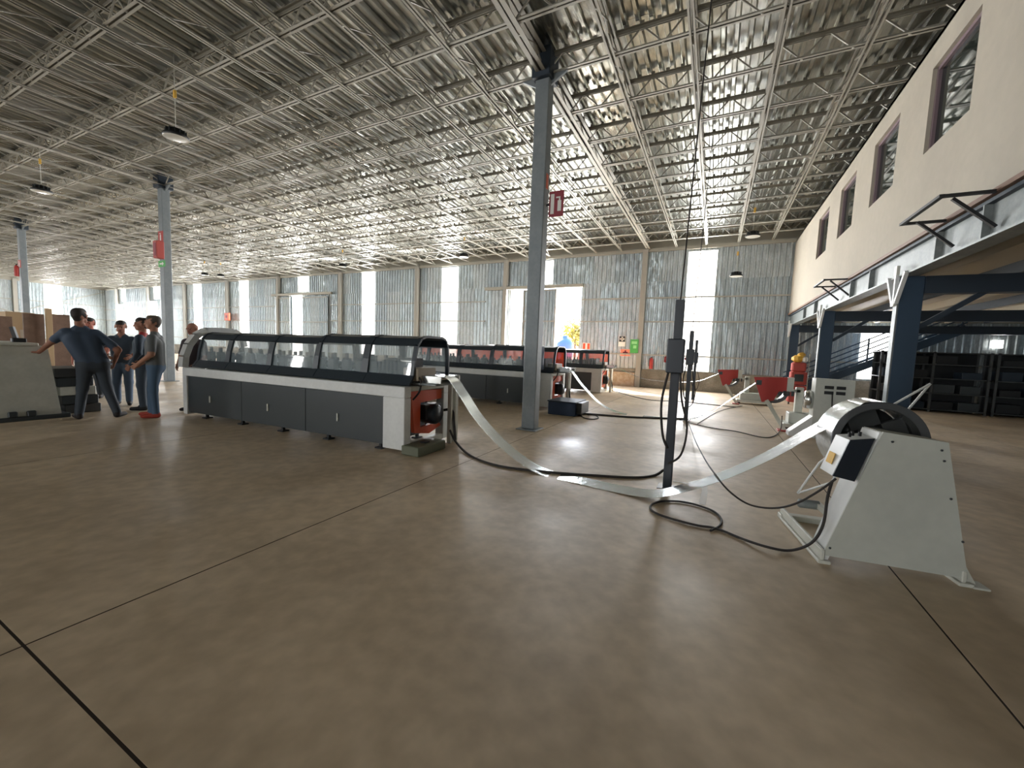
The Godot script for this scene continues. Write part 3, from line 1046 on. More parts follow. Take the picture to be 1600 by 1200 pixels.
func machine(label: String, at: Vector3, turn: float, orange_panes: bool) -> Node3D:
	var t := thing("roll_forming_machine", label, "machine", at, turn)
	var L := 5.1
	var D := 1.06
	var s := new_st()
	# white frame
	for p in [[-0.37, 0.0, -0.14, 0.0], [-L, -L + 0.12, -0.14, 0.0], [-0.14, 0.0, -D, -D + 0.14], [-L, -L + 0.12, -D, -D + 0.14]]:
		s = new_st()
		bcbox(s, p[0], p[1], 0.05, 0.76, p[2], p[3], 0.008)
		obj("corner_post", s, M.white, t)
	for z in [[-0.14, 0.0], [-D, -D + 0.14]]:
		s = new_st()
		bcbox(s, -L, 0.0, 0.76, 0.91, z[0], z[1], 0.008)
		obj("side_rail", s, M.white, t)
	s = new_st()
	bcbox(s, -0.10, 0.0, 0.04, 0.13, -D + 0.14, -0.14, 0.008)
	bcbox(s, -0.10, 0.0, 0.84, 0.91, -D + 0.14, -0.14, 0.008)
	obj("end_frame", s, M.offwhite, t)
	s = new_st()
	bcbox(s, -L, -L + 0.1, 0.05, 0.91, -D + 0.14, -0.14, 0.008)
	obj("end_plate", s, M.white, t)
	s = new_st()
	bbox(s, -L + 0.1, -0.35, 0.80, 0.90, -D + 0.14, -0.14)
	obj("roller_bed", s, M.black, t)
	# dark side panels with handles, front and back
	for f in [0, 1]:
		var z0: float = -0.05 if f == 0 else -D + 0.03
		for k in 3:
			var xa := -L + 0.12 + k * (L - 0.49) / 3.0
			s = new_st()
			bcbox(s, xa + 0.004, xa + (L - 0.49) / 3.0 - 0.004, 0.09, 0.755, z0, z0 + 0.025, 0.004)
			var p := obj("side_panel", s, M.charcoal, t)
			if f == 0:
				s = new_st()
				bcbox(s, xa + 0.66, xa + 0.69, 0.32, 0.44, z0 + 0.025, z0 + 0.045, 0.006)
				obj("handle", s, M.offwhite, p)
	s = new_st()
	bbox(s, -0.40, -0.37, 0.1, 0.8, -D + 0.1, -0.1)
	obj("bulkhead", s, M.black, t)
	for k in 5:
		for z in [-0.12, -D + 0.12]:
			s = new_st()
			var x := -0.5 - k * 1.02
			bbox(s, x - 0.02, x + 0.02, 0.02, 0.1, z - 0.02, z + 0.02)
			bbox(s, x - 0.06, x + 0.06, 0.0, 0.02, z - 0.06, z + 0.06)
			obj("levelling_foot", s, M.black, t)
	# hood
	var prof := [Vector2(-0.10, 0.92), Vector2(-0.19, 1.04), Vector2(-0.22, 1.24), Vector2(-0.27, 1.43), Vector2(-0.35, 1.52), Vector2(-0.45, 1.55), Vector2(-0.82, 1.55), Vector2(-0.91, 1.52), Vector2(-0.96, 1.43), Vector2(-0.98, 1.24), Vector2(-0.985, 1.04), Vector2(-0.99, 0.92)]
	var end_prof := [Vector2(-0.03, 0.91), Vector2(-0.05, 1.10), Vector2(-0.12, 1.30), Vector2(-0.23, 1.46), Vector2(-0.38, 1.56), Vector2(-0.55, 1.57), Vector2(-0.84, 1.57), Vector2(-0.97, 1.50), Vector2(-1.02, 1.3), Vector2(-1.03, 0.91)]
	var big := []
	for v in prof:
		big.append(Vector2(-0.53 + (v.x + 0.53) * 1.035, 0.92 + (v.y - 0.92) * 1.05))
	var cuts := [-L + 0.14, -4.05, -2.95, -1.86, -0.86, 0.02]
	for k in 5:
		var pr: Array = big if k >= 3 else prof
		var x0: float = cuts[k]
		var x1: float = cuts[k + 1]
		var h := part_node("hood", t)
		s = new_st()
		arch(s, pr, x0, x0 + 0.06, 0.03)
		obj("hood_rib", s, M.hood, h)
		s = new_st()
		arch(s, pr, x1 - 0.06, x1, 0.03)
		obj("hood_rib", s, M.hood, h)
		s = new_st()
		arch(s, pr.slice(3, 9), x0 + 0.05, x1 - 0.05, 0.02)
		obj("hood_top", s, M.hood, h)
		s = new_st()
		arch(s, [pr[0], pr[1]], x0 + 0.05, x1 - 0.05, 0.025)
		obj("hood_sill", s, M.hood, h)
		s = new_st()
		arch(s, [pr[10], pr[11]], x0 + 0.05, x1 - 0.05, 0.025)
		obj("hood_sill", s, M.hood, h)
		s = new_st()
		arch(s, [pr[1], pr[2], pr[3]], x0 + 0.05, x1 - 0.05, 0.006)
		obj("hood_pane", s, M.pane, h)
		s = new_st()
		arch(s, [pr[8], pr[9], pr[10]], x0 + 0.05, x1 - 0.05, 0.006)
		obj("rear_pane", s, M.pane_orange if orange_panes else M.pane, h)
	s = new_st()
	arch(s, end_prof, -L, -L + 0.14, 0.10)
	obj("end_arch", s, M.white, t)
	# forming stands along the bed
	var stand := new_st()
	for z in [-0.26, -0.80]:
		bcbox(stand, -0.07, 0.07, 0.9, 1.22, z - 0.04, z + 0.04, 0.01)
		bbox(stand, -0.02, 0.02, 1.22, 1.3, z - 0.02, z + 0.02)
	var stm := mesh_of(stand)
	var rl := new_st(true)
	for y in [0.99, 1.12]:
		lathe(rl, Vector3(0, y, -0.53), [Vector2(0.025, -0.26), Vector2(0.025, -0.12), Vector2(0.058, -0.12), Vector2(0.058, -0.04), Vector2(0.045, -0.03), Vector2(0.045, 0.03), Vector2(0.058, 0.04), Vector2(0.058, 0.12), Vector2(0.025, 0.12), Vector2(0.025, 0.26)], 12, Basis(Vector3.RIGHT, PI / 2))
	var rlm := mesh_of(rl)
	for k in 15:
		var p := put("forming_stand", stm, M.black if k < 12 else M.iron, t, Vector3(-0.75 - k * 0.28, 0, 0))
		put("rollers", rlm, M.iron, p)
	# crowded tooling at the inlet
	s = new_st()
	for k in 6:
		bcbox(s, -0.68 + k * 0.07, -0.64 + k * 0.07, 0.92, 1.22 + 0.03 * (k % 3), -0.78, -0.24, 0.006)
	obj("inlet_tooling", s, M.black, t)
	s = new_st()
	bcbox(s, -0.20, 0.06, 0.98, 1.16, -0.62, -0.20, 0.012)
	obj("junction_box", s, M.beige, t)
	s = new_st()
	bcbox(s, -0.05, 0.34, 0.93, 0.96, -0.80, -0.22, 0.006)
	obj("inlet_table", s, M.beam_grey, t)
	s = new_st(true)
	for x in [0.1, 0.3]:
		lathe(s, Vector3(x, 1.03, -0.52), [Vector2(0, -0.24), Vector2(0.03, -0.24), Vector2(0.03, 0.24), Vector2(0, 0.24)], 12, Basis(Vector3.RIGHT, PI / 2))
	obj("guide_roller", s, M.chrome, t)
	s = new_st()
	for z in [-0.29, -0.75]:
		s = new_st()
		bcbox(s, 0.04, 0.38, 0.96, 1.06, z - 0.012, z + 0.012, 0.004)
		obj("guide_plate", s, M.chrome, t)
	# drive at the open end: orange gearbox frame and motor
	s = new_st()
	prism(s, [Vector2(-0.98, 0.82), Vector2(-0.98, 0.68), Vector2(-0.40, 0.66), Vector2(-0.40, 0.30), Vector2(-0.86, 0.32), Vector2(-0.92, 0.26), Vector2(-0.62, 0.18), Vector2(-0.28, 0.24), Vector2(-0.22, 0.60), Vector2(-0.18, 0.84)], -0.03, 0.03)
	var gb := obj("gearbox_frame", s, M.orange, t)
	gb.rotation.y = -PI / 2
	gb.position = Vector3(-0.07, 0, 0)
	gb.scale = Vector3(1, 1, 1)
	s = new_st(true)
	lathe(s, Vector3(-0.02, 0.48, -0.62), [Vector2(0, -0.14), Vector2(0.13, -0.14), Vector2(0.15, -0.11), Vector2(0.15, 0.1), Vector2(0.12, 0.14), Vector2(0, 0.14)], 18, Basis(Vector3.FORWARD, PI / 2))
	obj("motor", s, M.navy_panel, t)
	s = new_st()
	bcbox(s, -0.16, 0.02, 0.40, 0.62, -0.86, -0.46, 0.015)
	obj("terminal_box", s, M.black, t)
	s = new_st()
	bcbox(s, 0.10, 0.17, 0.0, 0.92, -D - 0.02, -D + 0.06, 0.006)
	bcbox(s, 0.10, 0.17, 0.0, 0.92, -D + 0.14, -D + 0.18, 0.006)
	obj("table_leg", s, M.offwhite, t)
	s = new_st(true)
	tube(s, spline([Vector3(-0.02, 1.06, -0.25), Vector3(0.09, 1.0, -0.22), Vector3(0.05, 0.84, -0.25), Vector3(-0.02, 0.72, -0.2)], 5), 0.013, 6)
	obj("motor_cable", s, M.rubber, t)
	s = new_st(true)
	tube(s, spline([Vector3(0.02, 0.5, -0.9), Vector3(0.14, 0.5, -0.95), Vector3(0.2, 0.3, -0.92), Vector3(0.24, 0.06, -0.9)], 5), 0.022, 6)
	obj("motor_cable", s, M.rubber, t)
	return t

# ---------------------------------------------------------------- decoilers
func coil_ring(parent: Node, c: Vector3, ro: float, ri: float, w: float) -> void:
	var s := new_st(true)
	lathe(s, c, [Vector2(ro, -w / 2), Vector2(ro, w / 2)], 56, Basis(Vector3.RIGHT, PI / 2))
	obj("coil_face", s, M.galv, parent)
	for q in [-1, 1]:
		s = new_st(true)
		var pr := []
		for k in 7:   # wound edge: slightly uneven wraps
			var r := lerpf(ri, ro, k / 6.0)
			pr.append(Vector2(r, q * (w / 2 + (0.003 if k % 2 else -0.003))))
		if q > 0: pr.reverse()
		lathe(s, c, pr, 56, Basis(Vector3.RIGHT, PI / 2))
		obj("coil_edge", s, M.coil_side, parent)
	s = new_st(true)
	lathe(s, c, [Vector2(ri, w / 2), Vector2(ri, -w / 2)], 56, Basis(Vector3.RIGHT, PI / 2))
	obj("coil_bore", s, M.galv, parent)
func decoiler_white() -> void:
	# local: x along its face, z towards the camera
	var t := thing("decoiler", "large white trapezoid decoiler holding a steel coil with dark control box", "decoiler", Vector3(0.802, 0, -3.554), deg_to_rad(9.3))
	var s := new_st()
	prism(s, [Vector2(0, 0.06), Vector2(0.824, 0.05), Vector2(0.633, 0.955), Vector2(0.275, 0.992)], -0.012, 0.0)
	obj("face_plate", s, M.body_grey, t)
	s = new_st()
	prism(s, [Vector2(0.01, 0.02), Vector2(0.04, 0.02), Vector2(0.29, 0.985), Vector2(0.26, 0.985)], -0.24, -0.012)
	obj("sloping_side", s, M.white, t)
	s = new_st()
	prism(s, [Vector2(0.80, 0.02), Vector2(0.825, 0.02), Vector2(0.633, 0.95), Vector2(0.61, 0.95)], -0.24, -0.012)
	obj("sloping_side", s, M.body_grey, t)
	s = new_st()
	prism(s, [Vector2(0.27, 0.968), Vector2(0.633, 0.932), Vector2(0.633, 0.95), Vector2(0.27, 0.99)], -0.24, -0.012)
	obj("top_plate", s, M.body_grey, t)
	s = new_st()
	prism(s, [Vector2(0.03, 0.06), Vector2(0.80, 0.05), Vector2(0.61, 0.94), Vector2(0.29, 0.97)], -0.24, -0.225)
	obj("back_plate", s, M.body_grey, t)
	for x in [0.0, 0.80]:
		s = new_st()
		bcbox(s, x - 0.03, x + 0.05, 0.0, 0.025, -0.88, 0.02, 0.004)
		bcbox(s, x - 0.012, x + 0.012, 0.025, 0.10, -0.88, 0.01, 0.004)
		obj("base_rail", s, M.offwhite, t)
	s = new_st()
	bcbox(s, -0.03, 0.86, 0.0, 0.05, -0.88, -0.80, 0.006)
	obj("rear_beam", s, M.offwhite, t)
	s = new_st()
	bcbox(s, 0.84, 0.93, 0.0, 0.015, -0.08, 0.03, 0.004)
	prism(s, [Vector2(0.80, 0.015), Vector2(0.88, 0.015), Vector2(0.80, 0.16)], -0.03, -0.02)
	obj("foot", s, M.offwhite, t)
	for p in [[0.33, 0.93], [0.60, 0.90], [0.62, 0.83], [0.68, 0.58], [0.77, 0.30], [0.04, 0.12]]:
		s = new_st(true)
		lathe(s, Vector3(p[0], p[1], 0), [Vector2(0.008, 0), Vector2(0.008, 0.005), Vector2(0, 0.005)], 6, Basis(Vector3.RIGHT, PI / 2))
		obj("rivet", s, M.charcoal, t)
	# control box on the slope
	var b := part_node("control_box", t)
	s = new_st()
	prism(s, [Vector2(0.007, 0.651), Vector2(0.138, 0.627), Vector2(0.227, 0.943), Vector2(0.085, 0.918)], -0.20, 0.0)
	obj("case", s, M.white, b)
	s = new_st()
	prism(s, [Vector2(0.007, 0.651), Vector2(0.138, 0.627), Vector2(0.227, 0.943), Vector2(0.085, 0.918)], 0.0, 0.012)
	obj("door", s, M.navy_panel, b)
	s = new_st()
	var sb := Basis(Vector3.FORWARD, -0.0)
	for k in 3:
		var q := Vector3(0.11 + 0.03 * k, 0.93 + 0.006 * k, -0.06 - 0.03 * (k % 2))
		bbox(s, q.x - 0.008, q.x + 0.008, q.y, q.y + 0.03, q.z - 0.008, q.z + 0.008)
	obj("push_buttons", s, M.black, b)
	s = new_st()
	prism(s, [Vector2(0.018, 0.72), Vector2(0.022, 0.72), Vector2(0.040, 0.80), Vector2(0.036, 0.80)], -0.15, -0.06)
	obj("warning_label", s, M.yellow, b)
	# mandrel and its keeper arms
	s = new_st(true)
	lathe(s, Vector3(0.41, 0.865, -0.24), [Vector2(0.04, -0.5), Vector2(0.04, 0.0)], 16, Basis(Vector3.RIGHT, PI / 2))
	lathe(s, Vector3(0.41, 0.865, -0.57), [Vector2(0.0, 0.0), Vector2(0.25, 0.0), Vector2(0.25, 0.01), Vector2(0.0, 0.01)], 32, Basis(Vector3.RIGHT, PI / 2))
	lathe(s, Vector3(0.41, 0.865, -0.30), [Vector2(0.0, -0.34), Vector2(0.11, -0.34), Vector2(0.11, 0.02), Vector2(0.04, 0.02)], 20, Basis(Vector3.RIGHT, PI / 2))
	obj("mandrel", s, M.iron, t)
	for k in 4:
		s = new_st()
		var a := TAU * k / 4.0 + 0.4
		bar(s, Vector3(0.41, 0.865, -0.45) + Vector3(cos(a), sin(a), 0) * 0.1, Vector3(0.41, 0.865, -0.45) + Vector3(cos(a), sin(a), 0) * 0.245, 0.04, 0.2)
		obj("expander_shoe", s, M.iron, t)
	for v in [[Vector3(0.03, 0.31, -0.64), Vector3(0.17, 0.60, -0.64), Vector3(0.27, 0.44, -0.64)], [Vector3(0.85, 1.318, -0.64), Vector3(0.60, 1.11, -0.64), Vector3(0.70, 1.05, -0.64)]]:
		s = new_st(true)
		var hub := Vector3(0.41, 0.865, -0.64)
		tube(s, [hub + (v[1] - hub) * 0.4, v[1], v[0]], 0.0085, 6)
		tube(s, [hub + (v[2] - hub) * 0.4, v[2], v[0]], 0.0085, 6)
		obj("keeper_arm", s, M.white, t)
	s = new_st(true)
	lathe(s, Vector3(0.10, 0.30, -0.40), [Vector2(0, 0), Vector2(0.036, 0), Vector2(0.036, 0.13), Vector2(0.03, 0.14), Vector2(0, 0.14)], 14, Basis(Vector3.BACK, PI / 2))
	obj("guide_roller", s, M.beam_grey, t)
	s = new_st()
	bar(s, Vector3(0.10, 0.30, -0.24), Vector3(0.10, 0.30, -0.44), 0.04, 0.04)
	obj("roller_bracket", s, M.offwhite, t)
	var c := thing("steel_coil", "coil of shiny galvanised strip on the white decoiler", "coil", Vector3(0.802, 0, -3.554), deg_to_rad(9.3))
	coil_ring(c, Vector3(0.41, 0.865, -0.45), 0.31, 0.255, 0.28)
func decoiler_red(label: String, at: Vector3, with_wheels: bool, coil_label: String) -> void:
	# origin on the floor below the slanted leg's foot
	var t := thing("red_decoiler", label, "decoiler", at)
	var s := new_st()
	prism(s, [Vector2(-0.62, 1.09), Vector2(-0.44, 0.57), Vector2(-0.23, 0.62), Vector2(-0.16, 0.80), Vector2(-0.02, 0.83), Vector2(-0.02, 1.12)], 0.0, 0.03)
	obj("guard_plate", s, M.red, t)
	s = new_st()
	bcbox(s, -0.02, 0.10, 0.83, 1.12, -0.12, 0.03, 0.008)
	obj("hinge_box", s, M.body_grey, t)
	s = new_st()
	bbox(s, -0.57, -0.47, 0.93, 1.03, 0.03, 0.036)
	obj("maker_plate", s, M.charcoal, t)
	s = new_st()
	bar(s, Vector3(-0.36, 0.62, 0.06), Vector3(0.0, 0.03, 0.06), 0.07, 0.07)
	obj("slanted_leg", s, M.offwhite, t)
	s = new_st()
	bcbox(s, -0.12, 0.08, 0.0, 0.03, -0.1, 0.14, 0.006)
	obj("foot", s, M.red_dull, t)
	s = new_st()
	bcbox(s, 0.0, 1.0, 0.06, 0.14, -0.75, -0.15, 0.008)
	obj("base_frame", s, M.offwhite, t)
	s = new_st()
	bcbox(s, 0.1, 0.7, 0.14, 0.36, -0.65, -0.25, 0.01)
	obj("gear_case", s, M.body_grey, t)
	for x in [0.08, 0.9]:
		for z in [-0.2, -0.7]:
			s = new_st(true)
			lathe(s, Vector3(x, 0.04, z), [Vector2(0, -0.02), Vector2(0.04, -0.02), Vector2(0.04, 0.02), Vector2(0, 0.02)], 12, Basis(Vector3.RIGHT, PI / 2))
			obj("wheel", s, M.black, t)
	s = new_st()
	bcbox(s, 0.22, 0.36, 0.36, 0.9, -0.6, -0.46, 0.008)
	obj("mandrel_column", s, M.offwhite, t)
	s = new_st(true)
	lathe(s, Vector3(-0.22, 0.82, -0.03), [Vector2(0, -0.45), Vector2(0.07, -0.45), Vector2(0.07, 0.0), Vector2(0, 0.0)], 14, Basis(Vector3.RIGHT, PI / 2))
	obj("mandrel", s, M.iron, t)
	s = new_st()
	bar(s, Vector3(-0.22, 0.82, -0.5), Vector3(0.3, 0.82, -0.5), 0.08, 0.06)
	obj("mandrel_arm", s, M.offwhite, t)
	s = new_st()
	for k in 4:
		bcbox(s, -0.15 + 0.07 * k, -0.10 + 0.07 * k, 0.74, 0.82 + 0.02 * (k % 2), 0.03, 0.07, 0.005)
	obj("valves", s, M.charcoal, t)
	var c := thing("steel_coil", coil_label, "coil", at)
	coil_ring(c, Vector3(-0.22, 0.82, -0.25), 0.27, 0.2, 0.25)
func white_cabinet_decoiler() -> void:
	var t := thing("decoiler_cabinet", "white drive cabinet with slotted vents and sloping base behind the large coil", "cabinet", Vector3(1.40, 0, -9.45))
	var s := new_st()
	prism(s, [Vector2(0.36, 0.0), Vector2(0.97, 0.0), Vector2(0.95, 1.14), Vector2(0.36, 1.15)], -0.35, 0.0)
	obj("case", s, M.body_grey, t)
	s = new_st()
	prism(s, [Vector2(0.0, 0.0), Vector2(0.36, 0.0), Vector2(0.36, 0.42), Vector2(0.0, 0.07)], -0.30, 0.0)
	obj("sloping_base", s, M.white, t)
	for k in 2:
		for q in 2:
			s = new_st()
			bbox(s, 0.50 + q * 0.18, 0.64 + q * 0.18, 0.86 + k * 0.10, 0.92 + k * 0.10, 0.0, 0.006)
			obj("vent_slot", s, M.black, t)
	s = new_st(true)
	lathe(s, Vector3(0.30, 0.72, -0.2), [Vector2(0, -0.06), Vector2(0.17, -0.06), Vector2(0.18, 0.0), Vector2(0.17, 0.06), Vector2(0, 0.06)], 24, Basis(Vector3.FORWARD, PI / 2))
	obj("hub", s, M.chrome, t)
	s = new_st(true)
	tube(s, [Vector3(0.62, 0.88, 0.02), Vector3(0.64, 0.5, 0.03), Vector3(0.63, 0.02, 0.05)], 0.009, 5)
	obj("hanging_cable", s, M.rubber, t)

# ---------------------------------------------------------------- strips, posts, cables
func band(called: String, label: String, pts: Array, w: float, tilt := Vector3(0, 0, 1)) -> void:
	var s := new_st(true)
	ribbon(s, spline(pts, 8), w, 0.0012, tilt)
	tag(obj(called, s, M.galv), label, "steel strip")
func cable(label: String, pts: Array, r := 0.011, called := "power_cable") -> void:
	var s := new_st(true)
	tube(s, spline(pts, 7), r, 6)
	tag(obj(called, s, M.rubber), label, "cable")
func post(label: String, at: Vector3) -> void:
	var t := thing("cable_post", label, "post", at)
	var s := new_st()
	bcbox(s, -0.045, 0.045, 0.008, 2.06, -0.045, 0.045, 0.006)
	obj("shaft", s, M.navy_panel, t)
	s = new_st()
	bcbox(s, -0.1, 0.1, 0, 0.008, -0.1, 0.1, 0.002)
	obj("base_plate", s, M.navy_panel, t)
	s = new_st()
	bcbox(s, -0.085, 0.085, 1.28, 1.64, 0.045, 0.19, 0.01)
	var b := obj("switch_box", s, M.navy_panel, t)
	s = new_st(true)
	lathe(s, Vector3(-0.09, 1.42, 0.12), [Vector2(0.0, -0.04), Vector2(0.03, -0.04), Vector2(0.035, 0.0), Vector2(0.03, 0.02), Vector2(0, 0.02)], 12, Basis(Vector3.FORWARD, -PI / 2))
	obj("red_socket", s, M.red, b)
	s = new_st(true)
	tube(s, spline([Vector3(-0.06, 1.28, 0.12), Vector3(-0.11, 0.95, 0.1), Vector3(-0.08, 0.6, 0.06), Vector3(-0.02, 0.45, 0.05)], 5), 0.014, 6)
	obj("socket_lead", s, M.rubber, t)
	s = new_st(true)
	tube(s, spline([Vector3(0.06, 1.28, 0.12), Vector3(0.09, 1.0, 0.1), Vector3(0.16, 0.7, 0.06), Vector3(0.12, 0.4, 0.05), Vector3(0.0, 0.28, 0.05)], 5), 0.012, 6)
	obj("socket_lead", s, M.rubber, t)
	s = new_st(true)
	rod(s, Vector3(0.0, 2.06, 0), Vector3(0.12, 6.25, 0.0), 0.008, 5)
	obj("supply_cord", s, M.rubber, t)
func zline(x: float) -> float:    # the front strip runs from the machine inlet to the coil
	return lerpf(-4.66, -4.08, clampf((x + 3.25) / 4.4, 0.0, 1.0))
func strip_point(px: float, py: float) -> Vector3:
	var x := 0.0
	var p := Vector3.ZERO
	for k in 12:
		p = onz(zline(x), px, py)
		x = p.x
	return p
func build_lines() -> void:
	machine("front roll forming machine, clear hood panes, white frame and dark panels", Vector3(-3.64, 0, -4.13), deg_to_rad(2.4), false)
	machine("middle roll forming machine with orange rear panes behind the grey column", Vector3(-3.64, 0, -9.52), 0.0, true)
	machine("rear roll forming machine with orange rear panes next to the sliding door", Vector3(-3.64, 0, -14.6), 0.0, true)
	decoiler_white()
	decoiler_red("red guarded decoiler beside the white drive cabinet", Vector3(1.40, 0, -10.02), false, "steel coil on the red decoiler beside the white cabinet")
	decoiler_red("red guarded decoiler nearer the far wall with strip hanging", Vector3(0.74, 0, -15.0), true, "steel coil on the red decoiler nearer the far wall")
	white_cabinet_decoiler()
	# strips
	var pts := []
	pts.append(Vector3(-3.75, 1.045, -4.68))
	pts.append(Vector3(-3.30, 1.045, -4.66))
	for q in [[722, 612], [745, 648], [775, 683], [810, 714], [850, 743], [900, 765], [960, 773], [1020, 771], [1070, 762], [1130, 743], [1200, 712], [1260, 678], [1310, 650]]:
		var p := strip_point(q[0], q[1])
		p.y = maxf(p.y, 0.006)
		pts.append(p)
	var cc := Transform3D(Basis(Vector3.UP, deg_to_rad(9.3)), Vector3(0.802, 0, -3.554))
	pts.append(cc * (Vector3(0.41, 0.865, -0.45) + Vector3(-0.12, 0.29, 0)))
	pts.append(cc * (Vector3(0.41, 0.865, -0.45) + Vector3(0.0, 0.314, 0)))
	band("steel_strip", "bright galvanised strip sagging from the front machine to the large coil", pts, 0.27, Vector3(0.1, 0, 1).normalized())
	pts = [Vector3(-3.75, 1.045, -10.05), Vector3(-3.36, 1.04, -10.05)]
	for q in [[910, 602], [940, 632], [975, 650], [1020, 658], [1070, 656], [1110, 644], [1145, 622], [1172, 604]]:
		var p := onz(-10.05, q[0], q[1])
		p.y = maxf(p.y, 0.006)
		pts.append(p)
	pts.append(Vector3(0.95, 1.05, -10.08))
	pts.append(Vector3(1.15, 1.094, -10.1))
	band("steel_strip", "galvanised strip sagging from the middle machine to the red decoiler beside the cabinet", pts, 0.20)
	pts = [Vector3(-3.75, 1.045, -15.12), Vector3(-3.3, 1.0, -15.12)]
	for q in [[1000, 590], [1030, 595], [1062, 597], [1092, 595], [1112, 588]]:
		pts.append(onz(-15.15, q[0], q[1]))
	pts.append(Vector3(0.35, 1.05, -15.2))
	pts.append(Vector3(0.52, 1.094, -15.25))
	band("steel_strip", "galvanised strip hanging from the rear machine to the far red decoiler", pts, 0.20)
	post("dark cable post with switch box standing beside the sagging front strip", Vector3(-0.37, 0, -4.72))
	post("dark cable post standing between the middle machine and the red decoiler", Vector3(-0.5, 0, -10.15))
	post("dark cable post standing near the far wall by the rear strip", Vector3(-0.58, 0, -15.3))
	# cables on the floor
	var f := func(list: Array) -> Array:
		var o := []
		for q in list:
			o.append(fl(q[0], q[1], q[2] if q.size() > 2 else 0.012))
		return o
	cable("thick dark cable from the front machine across the floor to the near post", f.call([[703, 672, 0.25], [712, 690, 0.08], [735, 712], [780, 728], [850, 737], [930, 743], [990, 746], [1022, 743], [1036, 735, 0.05]]), 0.016)
	cable("thin dark cable drooping from the middle post to the control box of the decoiler", [fl(1074, 655, 0.01), fl(1085, 685, 0.12), fl(1100, 715, 0.28), fl(1118, 742, 0.36), fl(1140, 768, 0.30), fl(1170, 788, 0.22), fl(1206, 794, 0.24), fl(1240, 788, 0.34), fl(1275, 770, 0.50), fl(1306, 748, 0.64)], 0.008)
	cable("dark cable looped on the floor and rising to the white decoiler", f.call([[1110, 829], [1124, 822], [1127, 811], [1115, 799], [1092, 790], [1065, 784], [1037, 783], [1019, 788], [1017, 796], [1030, 804], [1058, 813], [1090, 821], [1120, 826], [1160, 842], [1200, 855, 0.03]]) + [onz(-3.62, 1235, 860), onz(-3.62, 1268, 848), onz(-3.62, 1286, 820), onz(-3.62, 1293, 777), onz(-3.60, 1300, 752)], 0.010)
	cable("dark cable bundle running from the middle machine to the middle post", f.call([[902, 646], [930, 648], [985, 652], [1040, 654], [1068, 655]]), 0.03)
	cable("small dark cable loop beside the middle cable bundle", f.call([[908, 647], [911, 652], [925, 655], [935, 653], [930, 649], [918, 648]]), 0.012)
	cable("dark cable from the middle post to the foot of the red decoiler", f.call([[1075, 660], [1110, 668], [1150, 674], [1190, 683], [1210, 681], [1220, 670, 0.06], [1222, 650, 0.4]]), 0.009)
	cable("dark cable lying on the floor along the third line", f.call([[955, 610], [1010, 624], [1060, 627], [1110, 632], [1150, 636]]), 0.012)
	cable("thin dark lead hanging in front of the red decoiler coil", f.call([[1090, 662], [1125, 642], [1160, 634]]), 0.008)

